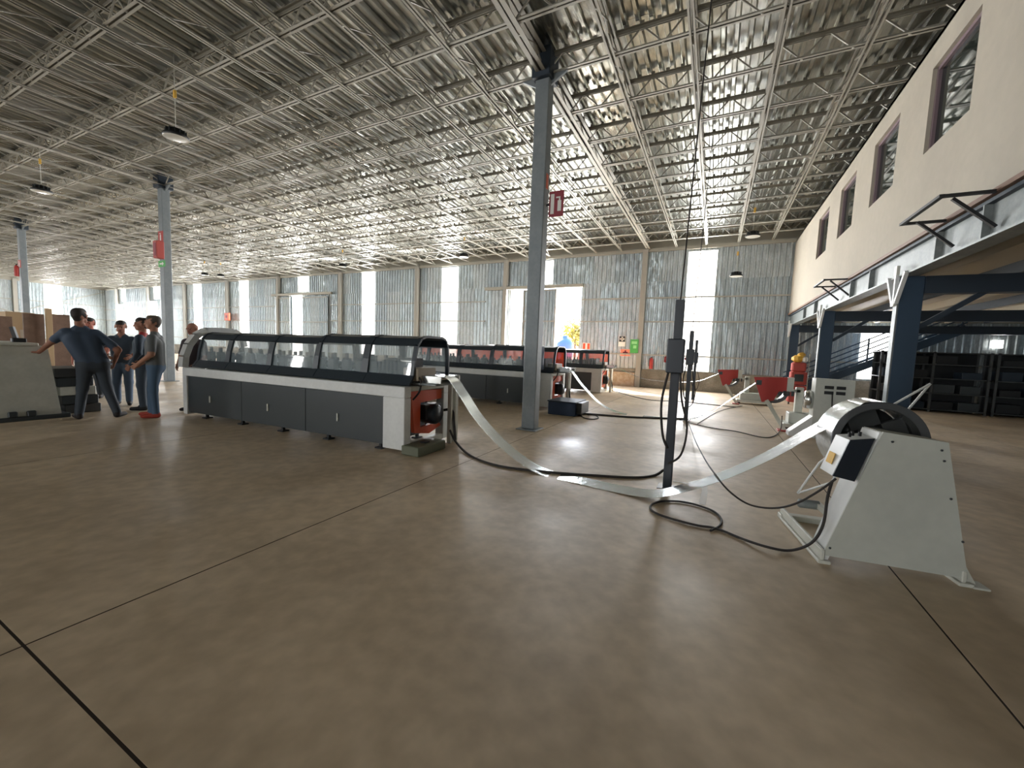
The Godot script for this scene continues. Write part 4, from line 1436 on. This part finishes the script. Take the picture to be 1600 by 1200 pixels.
# ---------------------------------------------------------------- odds and ends
func build_things() -> void:
	var s := new_st()
	# tank under the front machine end and blue box at the middle machine
	var t := thing("oil_tank", "low olive hydraulic tank under the open end of the front machine", "tank", Vector3(-3.52, 0, -4.42))
	s = new_st()
	bcbox(s, -0.16, 0.14, 0.0, 0.13, -0.3, 0.3, 0.012)
	obj("body", s, M.olive, t)
	s = new_st()
	bcbox(s, -0.05, 0.05, 0.13, 0.15, -0.05, 0.05, 0.006)
	obj("filler_cap", s, M.black, t)
	t = thing("tool_box", "dark blue steel box on the floor at the end of the middle machine", "box", fl(876, 650) + Vector3(0, 0, -0.5))
	s = new_st()
	bcbox(s, -0.36, 0.30, 0.0, 0.30, -0.4, 0.4, 0.01)
	obj("body", s, M.bluebox, t)
	s = new_st()
	bcbox(s, -0.38, 0.32, 0.30, 0.33, -0.42, 0.42, 0.008)
	obj("lid", s, M.blue_dark, t)
	s = new_st()
	bcbox(s, 0.30, 0.42, 0.05, 0.31, -0.3, 0.3, 0.006)
	obj("side_tray", s, M.iron, t)
	# control cabinet on the middle machine
	t = thing("control_console", "dark control console with beige screen standing at the middle machine", "console", Vector3(-4.05, 0, -9.3))
	s = new_st()
	bcbox(s, -0.1, 0.1, 0.0, 1.05, -0.1, 0.1, 0.01)
	obj("pedestal", s, M.body_grey, t)
	s = new_st()
	bcbox(s, -0.22, 0.24, 1.0, 1.58, -0.12, 0.12, 0.015)
	obj("housing", s, M.bluebox, t)
	s = new_st()
	bcbox(s, -0.02, 0.2, 1.30, 1.5, 0.12, 0.13, 0.004)
	obj("screen", s, M.beige, t)
	s = new_st()
	bcbox(s, -0.18, -0.1, 1.05, 1.5, 0.12, 0.14, 0.004)
	obj("button_strip", s, M.red_dull, t)
	# red trolley with a yellow bundle under the office block
	var c := onz(-16.6, 1245, 600)
	t = thing("tool_trolley", "red stacked tool trolley against the blue column under the office block", "trolley", Vector3(c.x, 0, -16.6))
	var hh := onz(-16.6, 1245, 566).y
	s = new_st()
	bcbox(s, -0.25, 0.25, 0.08, hh * 0.45, -0.2, 0.2, 0.03)
	obj("chest", s, M.red_dull, t)
	s = new_st()
	bcbox(s, -0.22, 0.24, hh * 0.47, hh * 0.78, -0.18, 0.18, 0.03)
	obj("chest", s, M.red_dull, t)
	s = new_st()
	bcbox(s, -0.20, 0.2, hh * 0.78, hh, -0.16, 0.16, 0.04)
	obj("chest", s, M.red_dull, t)
	s = new_st()
	bcbox(s, -0.12, 0.14, hh * 0.55, hh * 0.72, 0.18, 0.2, 0.01)
	obj("drawer", s, M.charcoal, t)
	for x in [-0.2, 0.2]:
		s = new_st(true)
		lathe(s, Vector3(x, 0.05, 0.1), [Vector2(0, -0.02), Vector2(0.05, -0.02), Vector2(0.05, 0.02), Vector2(0, 0.02)], 12, Basis(Vector3.FORWARD, PI / 2))
		obj("wheel", s, M.black, t)
	s = new_st(true)
	tube(s, [Vector3(0.26, 0.1, 0.15), Vector3(0.26, hh + 0.3, 0.15)], 0.015, 6)
	obj("upright", s, M.chrome, t)
	t = thing("yellow_bundle", "yellow and white cloth bundle on top of the red trolley", "bundle", Vector3(c.x, hh, -16.6))
	s = new_st()
	cbox(s, Vector3(-0.03, 0.12, 0), Vector3(0.36, 0.24, 0.3), 0.08, Basis(Vector3.UP, 0.4))
	cbox(s, Vector3(0.05, 0.25, 0.02), Vector3(0.24, 0.16, 0.2), 0.06, Basis(Vector3(0.3, 1, 0.2).normalized(), 0.9))
	obj("cloth", s, M.yellow, t)
	s = new_st()
	cbox(s, Vector3(0.15, 0.1, 0.08), Vector3(0.14, 0.18, 0.16), 0.04, Basis(Vector3.UP, -0.5))
	obj("cloth", s, M.sign_white, t)
	# white bin and stacks at the left
	var X := -10.0
	var zt := onx(X, 74, 541)
	t = thing("white_bin", "large white sheet-steel bin with sloping end on a dark skid beside the men", "bin", Vector3(X, 0, -2.7))
	s = new_st()
	prism(s, [Vector2(-3.2, 0.07), Vector2(0.0, 0.07), Vector2(zt.z + 2.7 - 0.0 if false else -(zt.z + 2.7), zt.y), Vector2(-3.2, zt.y)], -1.4, 0.0)
	var body := obj("body", s, M.offwhite, t)
	body.rotation.y = PI / 2
	s = new_st()
	bcbox(s, -1.45, 0.03, zt.y, zt.y + 0.05, 0.1 - (zt.z + 2.7) * -1.0, 3.2, 0.01)
	obj("rim", s, M.offwhite, t)
	s = new_st()
	bcbox(s, -1.42, 0.05, 0.0, 0.07, -0.1, 3.2, 0.008)
	obj("skid", s, M.charcoal, t)
	for z in [0.35, 0.55]:
		s = new_st()
		bcbox(s, 0.0, 0.06, 0.07, 0.16, z - 0.05, z + 0.05, 0.01)
		obj("lug", s, M.charcoal, t)
	s = new_st()
	bar(s, Vector3(-0.3, zt.y - 0.05, 0.36), Vector3(-0.35, zt.y + 0.3, 0.42), 0.05, 0.05)
	bcbox(s, -0.38, -0.28, zt.y + 0.05, zt.y + 0.12, 0.28, 0.44, 0.01)
	obj("lever", s, M.black, t)
	# stack of trays behind the bin
	for k in 5:
		s = new_st()
		var y0 := 0.06 + 0.21 * k
		bcbox(s, -0.5, 0.4, 0.0, 0.16, -0.26, 0.22, 0.012)
		var o := obj("steel_tray", s, [M.iron, M.charcoal, M.offwhite, M.charcoal, M.iron][k], null, Vector3(-10.75, y0 - 0.06, -3.06 + 0.03 * k))
		o.position.y = 0.165 * k
		tag(o, ["bottom grey steel tray of the stack behind the first man", "second dark steel tray of the stack behind the first man", "pale middle tray of the stack behind the first man", "fourth dark steel tray of the stack behind the first man", "top grey steel tray of the stack behind the first man"][k], "tray", "stack of trays beside the white bin")
	# brown boards standing behind
	var bl := ["wide brown board leaning upright behind the white bin", "brown board standing upright behind the first man", "dark brown board at the left end behind the white bin"]
	var bp := [[35, 68, 489, 529], [73, 108, 490, 530], [-30, 18, 492, 530]]
	for k in 3:
		var z := -4.6
		var q: Array = bp[k]
		var xx := -17.0
		var a := onx(xx, q[0], q[2])
		var b := onx(xx, q[1], q[2])
		t = thing("brown_board", bl[k], "board", Vector3(xx, 0, (a.z + b.z) * 0.5))
		s = new_st()
		var w := absf(a.z - b.z)
		bcbox(s, -0.04, 0.04, 0.0, a.y, -w / 2, w / 2, 0.006)
		obj("panel", s, M.brown, t)
		for zz in [-w / 2 + 0.05, w / 2 - 0.05]:
			s = new_st()
			bar(s, Vector3(-0.6, 0.03, zz), Vector3(-0.05, a.y * 0.8, zz), 0.05, 0.05)
			obj("prop", s, M.carton, t)
	var a2 := onx(-17.0, 71, 482)
	t = thing("timber_prop", "pale timber post standing between the brown boards", "post", Vector3(-16.8, 0, a2.z))
	s = new_st()
	bcbox(s, -0.05, 0.05, 0, a2.y, -0.06, 0.06, 0.006)
	obj("shaft", s, M.carton, t)
	s = new_st()
	bcbox(s, -0.15, 0.15, 0, 0.02, -0.15, 0.15, 0.004)
	obj("foot", s, M.carton, t)
	a2 = onx(-17.0, 23, 510)
	t = thing("cardboard_carton", "pale cardboard carton between the brown boards", "carton", Vector3(-18.3, 0, onx(-18.3, 27, 500).z))
	s = new_st()
	bcbox(s, -0.3, 0.3, 0, 2.0, -0.28, 0.28, 0.01)
	obj("body", s, M.carton, t)
	s = new_st()
	bbox(s, 0.3, 0.304, 0.2, 1.5, -0.03, 0.03)
	obj("tape", s, M.beige, t)
	# a white car-like cart behind the men stays a low white trolley
	var wp := fl(166, 588)
	t = thing("white_crate", "low white crate standing on the floor far behind the men", "crate", Vector3(-24.0, 0, onx(-24.0, 168, 560).z))
	s = new_st()
	bcbox(s, -0.4, 0.4, 0.1, 0.9, -0.5, 0.5, 0.02)
	obj("body", s, M.white, t)
	s = new_st()
	for q in [-0.4, 0.0, 0.4]:
		bbox(s, -0.4, 0.4, 0.0, 0.1, q - 0.06, q + 0.06)
	obj("pallet_foot", s, M.carton, t)
	# rusty stain panel and low parts near the plinth
	c = onz(-18.9, 968, 590)
	t = thing("rusty_board", "rust-stained board leaning on the plinth of the far wall", "board", Vector3(c.x, 0, -19.17))
	s = new_st()
	bcbox(s, -0.62, 0.62, 0.0, 0.66, -0.02, 0.02, 0.006)
	var rb := obj("panel", s, M.rust, t)
	rb.rotation.x = -0.05
	# chalk marks and a tape strip on the floor
	var tp := []
	for q in [[1100, 752], [1101, 768], [1097, 788]]:
		tp.append(fl(q[0], q[1], 0.0012))
	s = new_st()
	ribbon(s, tp, 0.06, 0.0008, Vector3(1, 0, 0.2).normalized())
	tag(obj("floor_tape", s, M.sign_white), "worn pale tape mark on the floor by the near cable post", "tape")
	s = new_st()
	ribbon(s, [fl(1048, 751, 0.0012), fl(1085, 757, 0.0012)], 0.03, 0.0008, Vector3(0.2, 0, 1).normalized())
	tag(obj("floor_tape", s, M.sign_white), "short white line on the floor beside the near cable post", "tape")
func build_lamps() -> void:
	var proto := thing("high_bay_lamp", "round black high-bay lamp hanging above the front machine", "lamp", Vector3.ZERO, 0.0, "high-bay lamps hanging from the roof")
	var s := new_st(true)
	lathe(s, Vector3.ZERO, [Vector2(0.20, 0.0), Vector2(0.21, 0.02), Vector2(0.20, 0.05), Vector2(0.13, 0.08), Vector2(0.12, 0.15), Vector2(0.05, 0.17), Vector2(0.0, 0.17)], 24)
	obj("housing", s, M.black, proto)
	s = new_st()
	for k in 12:
		var a := TAU * k / 12
		box(s, Vector3(cos(a) * 0.13, 0.10, sin(a) * 0.13), Vector3(0.07, 0.09, 0.008), Basis(Vector3.UP, -a))
	obj("cooling_fins", s, M.charcoal, proto)
	s = new_st(true)
	lathe(s, Vector3.ZERO, [Vector2(0, -0.012), Vector2(0.15, -0.008), Vector2(0.19, 0.004), Vector2(0.2, 0.0)], 24)
	obj("lens", s, M.lens, proto)
	s = new_st(true)
	tube(s, [Vector3(0, 0.16, 0), Vector3(0, 1.15, 0)], 0.006, 5)
	obj("cord", s, M.offwhite, proto)
	s = new_st()
	bcbox(s, -0.03, 0.03, 0.72, 0.86, -0.02, 0.02, 0.008)
	obj("cord_tag", s, M.yellow, proto)
	var spots := [[275, 216, 5.2, ""], [65, 300, 5.2, "round black high-bay lamp hanging above the white bin side of the hall"], [1176, 370, 5.2, "black high-bay lamp hanging near the white office wall and the far eaves"], [1150, 432, 4.35, "black high-bay lamp hung low before the far wall beside the tall daylight strip"],
		[320, 430, 5.4, "distant high-bay lamp left of the wall column with the orange box"], [345, 432, 5.4, "distant high-bay lamp over the wall column with the orange box"], [535, 417, 5.4, "distant high-bay lamp above the far sliding door"], [725, 402, 5.4, "distant high-bay lamp just left of the grey column with the maroon sign"]]
	for k in spots.size():
		var q: Array = spots[k]
		var o: Node3D = proto
		if k > 0:
			o = proto.duplicate()
			o.name = numbered("high_bay_lamp")
			add_child(o)
			o.set_meta("label", q[3])
		o.position = fl(q[0], q[1], q[2])
		(o.get_node("cord") as Node3D).scale.y = (6.70 - q[2]) / 1.15

# ---------------------------------------------------------------- people
# bones: [a, b, ra, rb, colour]; joined with a smooth minimum and meshed as surface nets
func bone_d(p: Vector3, b: Array) -> float:
	var ba: Vector3 = b[5]
	var pa: Vector3 = p - b[0]
	var t := clampf(pa.dot(ba) * b[6], 0.0, 1.0)
	return (pa - ba * t).length() - lerpf(b[2], b[3], t)
func flesh(bones: Array, cell: float, k: float, V: PackedVector3Array, N: PackedVector3Array, C: PackedColorArray, I: PackedInt32Array) -> void:
	var lo := Vector3.ONE * 1e6
	var hi := Vector3.ONE * -1e6
	for b in bones:
		var ba: Vector3 = b[1] - b[0]
		b.resize(7)
		b[5] = ba
		b[6] = 1.0 / maxf(ba.length_squared(), 1e-9)
		var r := maxf(b[2], b[3]) + cell * 2.5
		lo = lo.min((b[0] as Vector3).min(b[1]) - Vector3.ONE * r)
		hi = hi.max((b[0] as Vector3).max(b[1]) + Vector3.ONE * r)
	var nx := int((hi.x - lo.x) / cell) + 2
	var ny := int((hi.y - lo.y) / cell) + 2
	var nz := int((hi.z - lo.z) / cell) + 2
	var f := PackedFloat32Array()
	f.resize(nx * ny * nz)
	f.fill(1.0)
	var sy := nx
	var sz := nx * ny
	for b in bones:
		var r := maxf(b[2], b[3]) + k + cell * 2.0
		var l := ((b[0] as Vector3).min(b[1]) - Vector3.ONE * r - lo) / cell
		var h := ((b[0] as Vector3).max(b[1]) + Vector3.ONE * r - lo) / cell
		var a: Vector3 = b[0]
		var ba: Vector3 = b[5]
		var inv: float = b[6]
		var ra: float = b[2]
		var rb: float = b[3]
		for z in range(maxi(0, int(l.z)), mini(nz, int(h.z) + 2)):
			for y in range(maxi(0, int(l.y)), mini(ny, int(h.y) + 2)):
				for x in range(maxi(0, int(l.x)), mini(nx, int(h.x) + 2)):
					var pa := lo + Vector3(x, y, z) * cell - a
					var t := clampf(pa.dot(ba) * inv, 0.0, 1.0)
					var d := (pa - ba * t).length() - ra - (rb - ra) * t
					var i := x + y * sy + z * sz
					var g := f[i]
					var hh := maxf(k - absf(d - g), 0.0) / k
					f[i] = minf(d, g) - hh * hh * k * 0.25
	var ids := PackedInt32Array()
	ids.resize(nx * ny * nz)
	ids.fill(-1)
	var offs := [0, 1, sy, sy + 1, sz, sz + 1, sz + sy, sz + sy + 1]
	var edges := [[0, 1], [2, 3], [4, 5], [6, 7], [0, 2], [1, 3], [4, 6], [5, 7], [0, 4], [1, 5], [2, 6], [3, 7]]
	for z in nz - 1:
		for y in ny - 1:
			for x in nx - 1:
				var i := x + y * sy + z * sz
				var neg := 0
				for o in offs:
					if f[i + o] < 0.0: neg += 1
				if neg == 0 or neg == 8: continue
				var sum := Vector3.ZERO
				var n := 0
				for e in edges:
					var fa := f[i + offs[e[0]]]
					var fb := f[i + offs[e[1]]]
					if (fa < 0.0) == (fb < 0.0): continue
					var t := fa / (fa - fb)
					var pa := Vector3(e[0] & 1, (e[0] >> 1) & 1, e[0] >> 2)
					var pb := Vector3(e[1] & 1, (e[1] >> 1) & 1, e[1] >> 2)
					sum += pa.lerp(pb, t)
					n += 1
				var p := lo + (Vector3(x, y, z) + sum / n) * cell
				ids[i] = V.size()
				V.append(p)
				var g := Vector3(f[i + 1] + f[i + sy + 1] + f[i + sz + 1] + f[i + sz + sy + 1] - f[i] - f[i + sy] - f[i + sz] - f[i + sz + sy],
					f[i + sy] + f[i + sy + 1] + f[i + sz + sy] + f[i + sz + sy + 1] - f[i] - f[i + 1] - f[i + sz] - f[i + sz + 1],
					f[i + sz] + f[i + sz + 1] + f[i + sz + sy] + f[i + sz + sy + 1] - f[i] - f[i + 1] - f[i + sy] - f[i + sy + 1])
				N.append(g.normalized())
				var best := 1e9
				var col := Color.WHITE
				for b in bones:
					var d := bone_d(p, b)
					if d < best:
						best = d
						col = b[4]
				C.append(col)
	for z in range(1, nz - 1):
		for y in range(1, ny - 1):
			for x in range(1, nx - 1):
				var i := x + y * sy + z * sz
				var s := f[i] < 0.0
				if s != (f[i + 1] < 0.0): net(I, ids[i], ids[i - sy], ids[i - sy - sz], ids[i - sz], s)
				if s != (f[i + sy] < 0.0): net(I, ids[i], ids[i - sz], ids[i - sz - 1], ids[i - 1], s)
				if s != (f[i + sz] < 0.0): net(I, ids[i], ids[i - 1], ids[i - 1 - sy], ids[i - sy], s)
func net(I: PackedInt32Array, a: int, b: int, c: int, d: int, s: bool) -> void:
	if a < 0 or b < 0 or c < 0 or d < 0: return
	if s:
		I.append_array([a, c, b, a, d, c])
	else:
		I.append_array([a, b, c, a, c, d])
func lin(c: Color) -> Color:
	return c.srgb_to_linear()
# a hand: palm from the wrist, four fingers and a thumb; fwd = finger direction, palm = direction the palm faces, side = towards the thumb
func hand_bones(w: Vector3, fwd: Vector3, palm: Vector3, side: Vector3, curl: float, skin: Color) -> Array:
	var out := []
	for k in 3:
		var o := side * (0.022 - 0.022 * k)
		out.append([w + o * 0.6, w + fwd * 0.085 + o, 0.017, 0.014, skin])
	var lens := [0.070, 0.080, 0.074, 0.058]
	for k in 4:
		var base := w + fwd * 0.085 + side * (0.032 - 0.021 * k)
		var a := base
		var dirv := fwd
		for j in 3:
			dirv = (dirv + palm * curl * (0.35 + 0.25 * j)).normalized()
			var ln: float = lens[k] * [0.45, 0.32, 0.26][j]
			out.append([a, a + dirv * ln, 0.0095 - 0.0008 * j, 0.009 - 0.0008 * j, skin])
			a += dirv * ln
	var tb := w + fwd * 0.03 + side * 0.03
	var td := (fwd * 0.7 + side * 0.75 + palm * 0.2).normalized()
	out.append([tb, tb + td * 0.04, 0.013, 0.011, skin])
	td = (fwd * 0.9 + side * 0.3 + palm * 0.35).normalized()
	out.append([tb + (fwd * 0.7 + side * 0.75 + palm * 0.2).normalized() * 0.04, tb + (fwd * 0.7 + side * 0.75 + palm * 0.2).normalized() * 0.04 + td * 0.035, 0.011, 0.009, skin])
	return out
# look: dictionary of colours and pose (all in the body's own axes: +z forward, +x its left, metres for a 1.75 m figure)
func person(label: String, at: Vector3, facing: float, height: float, k: Dictionary) -> void:
	var t := thing("person", label, "person", at, facing)
	var sc := height / 1.75
	var skin: Color = lin(k.get("skin", Color8(150, 104, 84)))
	var shirt: Color = lin(k.shirt)
	var pants: Color = lin(k.pants)
	var shoe: Color = lin(k.shoe)
	var bulk: float = k.get("bulk", 1.0)
	var lean: Vector3 = k.get("lean", Vector3.ZERO)      # shift of the shoulders
	var turn: float = k.get("head_turn", 0.0)
	var B := []
	var hip := Vector3(0, 0.95, 0)
	var chest := Vector3(0, 1.30, 0) + lean
	for x in [-1.0, 1.0]:
		B.append([hip + Vector3(0.055 * x, 0.0, -0.005), chest + Vector3(0.075 * x, 0.0, 0), 0.118 * bulk, 0.122 * bulk, shirt])
		B.append([chest + Vector3(0.06 * x, 0.02, 0), chest + Vector3(0.15 * x, 0.115, -0.005), 0.10, 0.066, shirt])
	B.append([hip + Vector3(0, 0.06, 0.03 * bulk), chest + Vector3(0, -0.06, 0.03), 0.115 * bulk, 0.11 * bulk, shirt])
	B.append([hip + Vector3(-0.07, -0.06, -0.01), hip + Vector3(0.07, -0.06, -0.01), 0.115 * bulk, 0.115 * bulk, pants])
	var neck := chest + Vector3(0, 0.17, 0.0)
	B.append([neck, neck + Vector3(0, 0.09, 0.015), 0.056, 0.054, skin])
	B.append([neck + Vector3(-0.05, -0.005, -0.005), neck + Vector3(0.05, -0.005, -0.005), 0.058, 0.058, lin(k.get("collar", k.shirt))])
	# legs
	for q in [["r", -1.0], ["l", 1.0]]:
		var knee: Vector3 = k.get("knee_" + q[0], Vector3(0.10 * q[1], 0.50, 0.02))
		var ank: Vector3 = k.get("ankle_" + q[0], Vector3(0.12 * q[1], 0.09, -0.01))
		var toe_dir: float = k.get("toe_" + q[0], 0.25 * q[1])
		B.append([hip + Vector3(0.085 * q[1], -0.05, 0), knee, 0.098 * bulk, 0.072, pants])
		B.append([knee, ank + Vector3(0, 0.02, 0), 0.072, 0.058, pants])
		var toe := ank + Vector3(sin(toe_dir) * 0.17, -0.05, cos(toe_dir) * 0.17)
		B.append([ank + Vector3(0, -0.045, -0.03), toe, 0.046, 0.036, shoe])
		# arms
		var sh := chest + Vector3(0.185 * q[1], 0.10, -0.005)
		var el: Vector3 = k["elbow_" + q[0]]
		var wr: Vector3 = k["wrist_" + q[0]]
		var slv: float = k.get("sleeve", 0.75)
		var mid := sh.lerp(el, slv)
		B.append([sh, mid, 0.066, 0.060 if slv < 0.95 else 0.050, shirt])
		if slv < 0.95:
			B.append([mid, el, 0.048, 0.044, skin])
			B.append([el, wr, 0.044, 0.030, skin])
		else:
			B.append([el, el.lerp(wr, 0.92), 0.050, 0.040, shirt])
			B.append([el.lerp(wr, 0.9), wr, 0.032, 0.030, skin])
	var V := PackedVector3Array()
	var N := PackedVector3Array()
	var C := PackedColorArray()
	var I := PackedInt32Array()
	flesh(B, 0.018, 0.035, V, N, C, I)
	# hands
	for q in [["r", -1.0], ["l", 1.0]]:
		var wr: Vector3 = k["wrist_" + q[0]]
		var fw: Vector3 = ((k.get("hand_" + q[0], wr - (k["elbow_" + q[0]] as Vector3))) as Vector3).normalized()
		var palm: Vector3 = k.get("palm_" + q[0], Vector3(-q[1], 0, -0.2))
		palm = (palm - fw * palm.dot(fw)).normalized()
		var side: Vector3 = palm.cross(fw) * q[1]
		flesh(hand_bones(wr, fw, palm, side.normalized(), k.get("curl_" + q[0], 0.5), skin), 0.006, 0.010, V, N, C, I)
	# head
	var hc := neck + Vector3(0, 0.205, 0.025) + (k.get("head_shift", Vector3.ZERO) as Vector3)
	var hb := Basis(Vector3.UP, turn) * Basis(Vector3.RIGHT, k.get("nod", 0.0))
	var dark := lin(Color8(48, 34, 30))
	var lip := lin(Color8(124, 74, 66))
	var H := [[Vector3(0, 0.03, -0.015), Vector3(0, 0.02, -0.03), 0.088, 0.085, skin], [Vector3(0, 0.0, 0.03), Vector3(0, -0.075, 0.045), 0.068, 0.044, skin],
		[Vector3(-0.028, -0.07, 0.03), Vector3(0.028, -0.07, 0.03), 0.042, 0.042, skin], [Vector3(0, 0.0, 0.092), Vector3(0, -0.035, 0.108), 0.011, 0.015, skin],
		[Vector3(-0.035, 0.022, 0.078), Vector3(0.035, 0.022, 0.078), 0.016, 0.016, skin], [Vector3(-0.02, -0.068, 0.088), Vector3(0.02, -0.068, 0.088), 0.007, 0.007, lip],
		[Vector3(0, -0.06, -0.02), Vector3(0, -0.13, -0.02), 0.056, 0.055, skin]]
	for x in [-1.0, 1.0]:
		H.append([Vector3(0.088 * x, 0.015, -0.01), Vector3(0.09 * x, -0.03, 0.0), 0.014, 0.010, skin])
		H.append([Vector3(0.032 * x, 0.005, 0.082), Vector3(0.033 * x, 0.005, 0.083), 0.009, 0.009, dark])
		H.append([Vector3(0.018 * x, 0.026, 0.092), Vector3(0.048 * x, 0.026, 0.082), 0.005, 0.004, dark])
	for b in H:
		b[0] = hc + hb * (b[0] as Vector3)
		b[1] = hc + hb * (b[1] as Vector3)
	flesh(H, 0.009, 0.016, V, N, C, I)
	for i in V.size():
		V[i] *= sc
	var arr := []
	arr.resize(Mesh.ARRAY_MAX)
	arr[Mesh.ARRAY_VERTEX] = V
	arr[Mesh.ARRAY_NORMAL] = N
	arr[Mesh.ARRAY_COLOR] = C
	arr[Mesh.ARRAY_INDEX] = I
	var am := ArrayMesh.new()
	am.add_surface_from_arrays(Mesh.PRIMITIVE_TRIANGLES, arr)
	put("body", am, M.figure, t)
	# hair: a cap over the skull, cut at the hairline
	if k.get("hair", true):
		V = PackedVector3Array(); N = PackedVector3Array(); C = PackedColorArray(); I = PackedInt32Array()
		var hcz := lin(k.get("hair_colour", Color8(40, 34, 32)))
		var G := [[Vector3(0, 0.064, 0.008), Vector3(0, 0.052, -0.045), 0.074, 0.082, hcz], [Vector3(0, 0.0, -0.055), Vector3(0, -0.035, -0.05), 0.068, 0.055, hcz], [Vector3(-0.05, 0.02, -0.02), Vector3(0.05, 0.02, -0.02), 0.046, 0.046, hcz]]
		for b in G:
			b[0] = hc + hb * (b[0] as Vector3)
			b[1] = hc + hb * (b[1] as Vector3)
		flesh(G, 0.010, 0.02, V, N, C, I)
		for i in V.size():
			V[i] *= sc
		arr = []
		arr.resize(Mesh.ARRAY_MAX)
		arr[Mesh.ARRAY_VERTEX] = V
		arr[Mesh.ARRAY_NORMAL] = N
		arr[Mesh.ARRAY_COLOR] = C
		arr[Mesh.ARRAY_INDEX] = I
		am = ArrayMesh.new()
		am.add_surface_from_arrays(Mesh.PRIMITIVE_TRIANGLES, arr)
		put("hair", am, M.figure, t)
func build_people() -> void:
	M.figure = paint(Color.WHITE, 0.75)
	M.figure.vertex_color_use_as_albedo = true
	var away := atan2(-0.93, -0.36)
	# man with an arm stretched over the bin, seen from behind
	person("man in navy polo and dark trousers, seen from behind, arm stretched to the white bin", Vector3(-9.55, 0, -2.98), away + 0.1, 1.83, {"shirt": Color8(60, 74, 92), "pants": Color8(58, 64, 74), "shoe": Color8(34, 30, 30), "bulk": 1.14,
		"lean": Vector3(0.12, -0.01, 0.03), "head_turn": -0.6, "elbow_l": Vector3(0.42, 1.26, 0.12), "wrist_l": Vector3(0.58, 1.07, 0.26), "hand_l": Vector3(0.8, 0.02, 0.45), "palm_l": Vector3(0, -1, 0), "curl_l": 0.15,
		"elbow_r": Vector3(-0.30, 1.14, -0.06), "wrist_r": Vector3(-0.26, 0.93, 0.12), "knee_l": Vector3(0.13, 0.50, 0.02), "ankle_l": Vector3(0.18, 0.09, 0.0), "knee_r": Vector3(-0.15, 0.50, 0.02), "ankle_r": Vector3(-0.25, 0.09, -0.08), "toe_r": -0.7, "toe_l": 0.3})
	# man mostly hidden behind him
	person("man with reddish face standing mostly hidden behind the man at the bin", Vector3(-12.6, 0, onx(-12.6, 143, 560).z), atan2(0.93, 0.36) - 0.3, 1.76, {"shirt": Color8(70, 58, 60), "pants": Color8(52, 56, 62), "shoe": Color8(36, 32, 30), "skin": Color8(176, 110, 92),
		"elbow_l": Vector3(0.28, 1.12, 0.0), "wrist_l": Vector3(0.26, 0.88, 0.12), "elbow_r": Vector3(-0.28, 1.12, 0.0), "wrist_r": Vector3(-0.26, 0.88, 0.12)})
	person("man in black tee and blue jeans with elbows out, facing the machine", Vector3(-11.0, 0, -3.88), 1.0, 1.70, {"shirt": Color8(50, 62, 74), "pants": Color8(84, 102, 122), "shoe": Color8(40, 36, 36), "bulk": 1.0, "nod": 0.15,
		"elbow_l": Vector3(0.36, 1.26, 0.02), "wrist_l": Vector3(0.20, 1.08, 0.20), "elbow_r": Vector3(-0.38, 1.24, 0.0), "wrist_r": Vector3(-0.20, 1.08, 0.18), "knee_l": Vector3(0.1, 0.5, 0.05), "ankle_l": Vector3(0.1, 0.09, 0.06), "ankle_r": Vector3(-0.12, 0.09, -0.1)})
	person("man in dark navy clothes with a red collar, seen from the side", Vector3(-10.02, 0, -3.86), -0.75, 1.75, {"shirt": Color8(50, 64, 78), "pants": Color8(54, 64, 76), "shoe": Color8(32, 30, 30), "bulk": 1.1, "collar": Color8(150, 48, 46), "head_turn": 0.35,
		"elbow_l": Vector3(0.27, 1.12, -0.03), "wrist_l": Vector3(0.22, 0.90, 0.12), "elbow_r": Vector3(-0.27, 1.12, -0.05), "wrist_r": Vector3(-0.22, 0.92, 0.14), "sleeve": 1.0})
	person("man in grey shirt, blue jeans and red shoes beside the end of the front machine", Vector3(-8.98, 0, -3.62), -0.65, 1.77, {"shirt": Color8(96, 98, 98), "pants": Color8(76, 100, 124), "shoe": Color8(168, 66, 52), "bulk": 0.98, "skin": Color8(168, 122, 98), "hair_colour": Color8(84, 74, 66),
		"elbow_l": Vector3(0.26, 1.13, -0.02), "wrist_l": Vector3(0.14, 0.95, 0.2), "elbow_r": Vector3(-0.26, 1.13, -0.02), "wrist_r": Vector3(-0.13, 0.97, 0.2), "knee_r": Vector3(-0.1, 0.5, 0.08), "ankle_r": Vector3(-0.1, 0.09, 0.1)})
	person("bald man in dark shirt behind the white end arch of the front machine", Vector3(-9.25, 0, -4.35), 0.4, 1.70, {"shirt": Color8(58, 48, 50), "pants": Color8(44, 46, 54), "shoe": Color8(34, 32, 32), "hair": false, "skin": Color8(158, 112, 92), "nod": 0.2,
		"elbow_l": Vector3(0.27, 1.12, 0.0), "wrist_l": Vector3(0.2, 0.95, 0.16), "elbow_r": Vector3(-0.27, 1.12, 0.0), "wrist_r": Vector3(-0.2, 0.95, 0.16)})
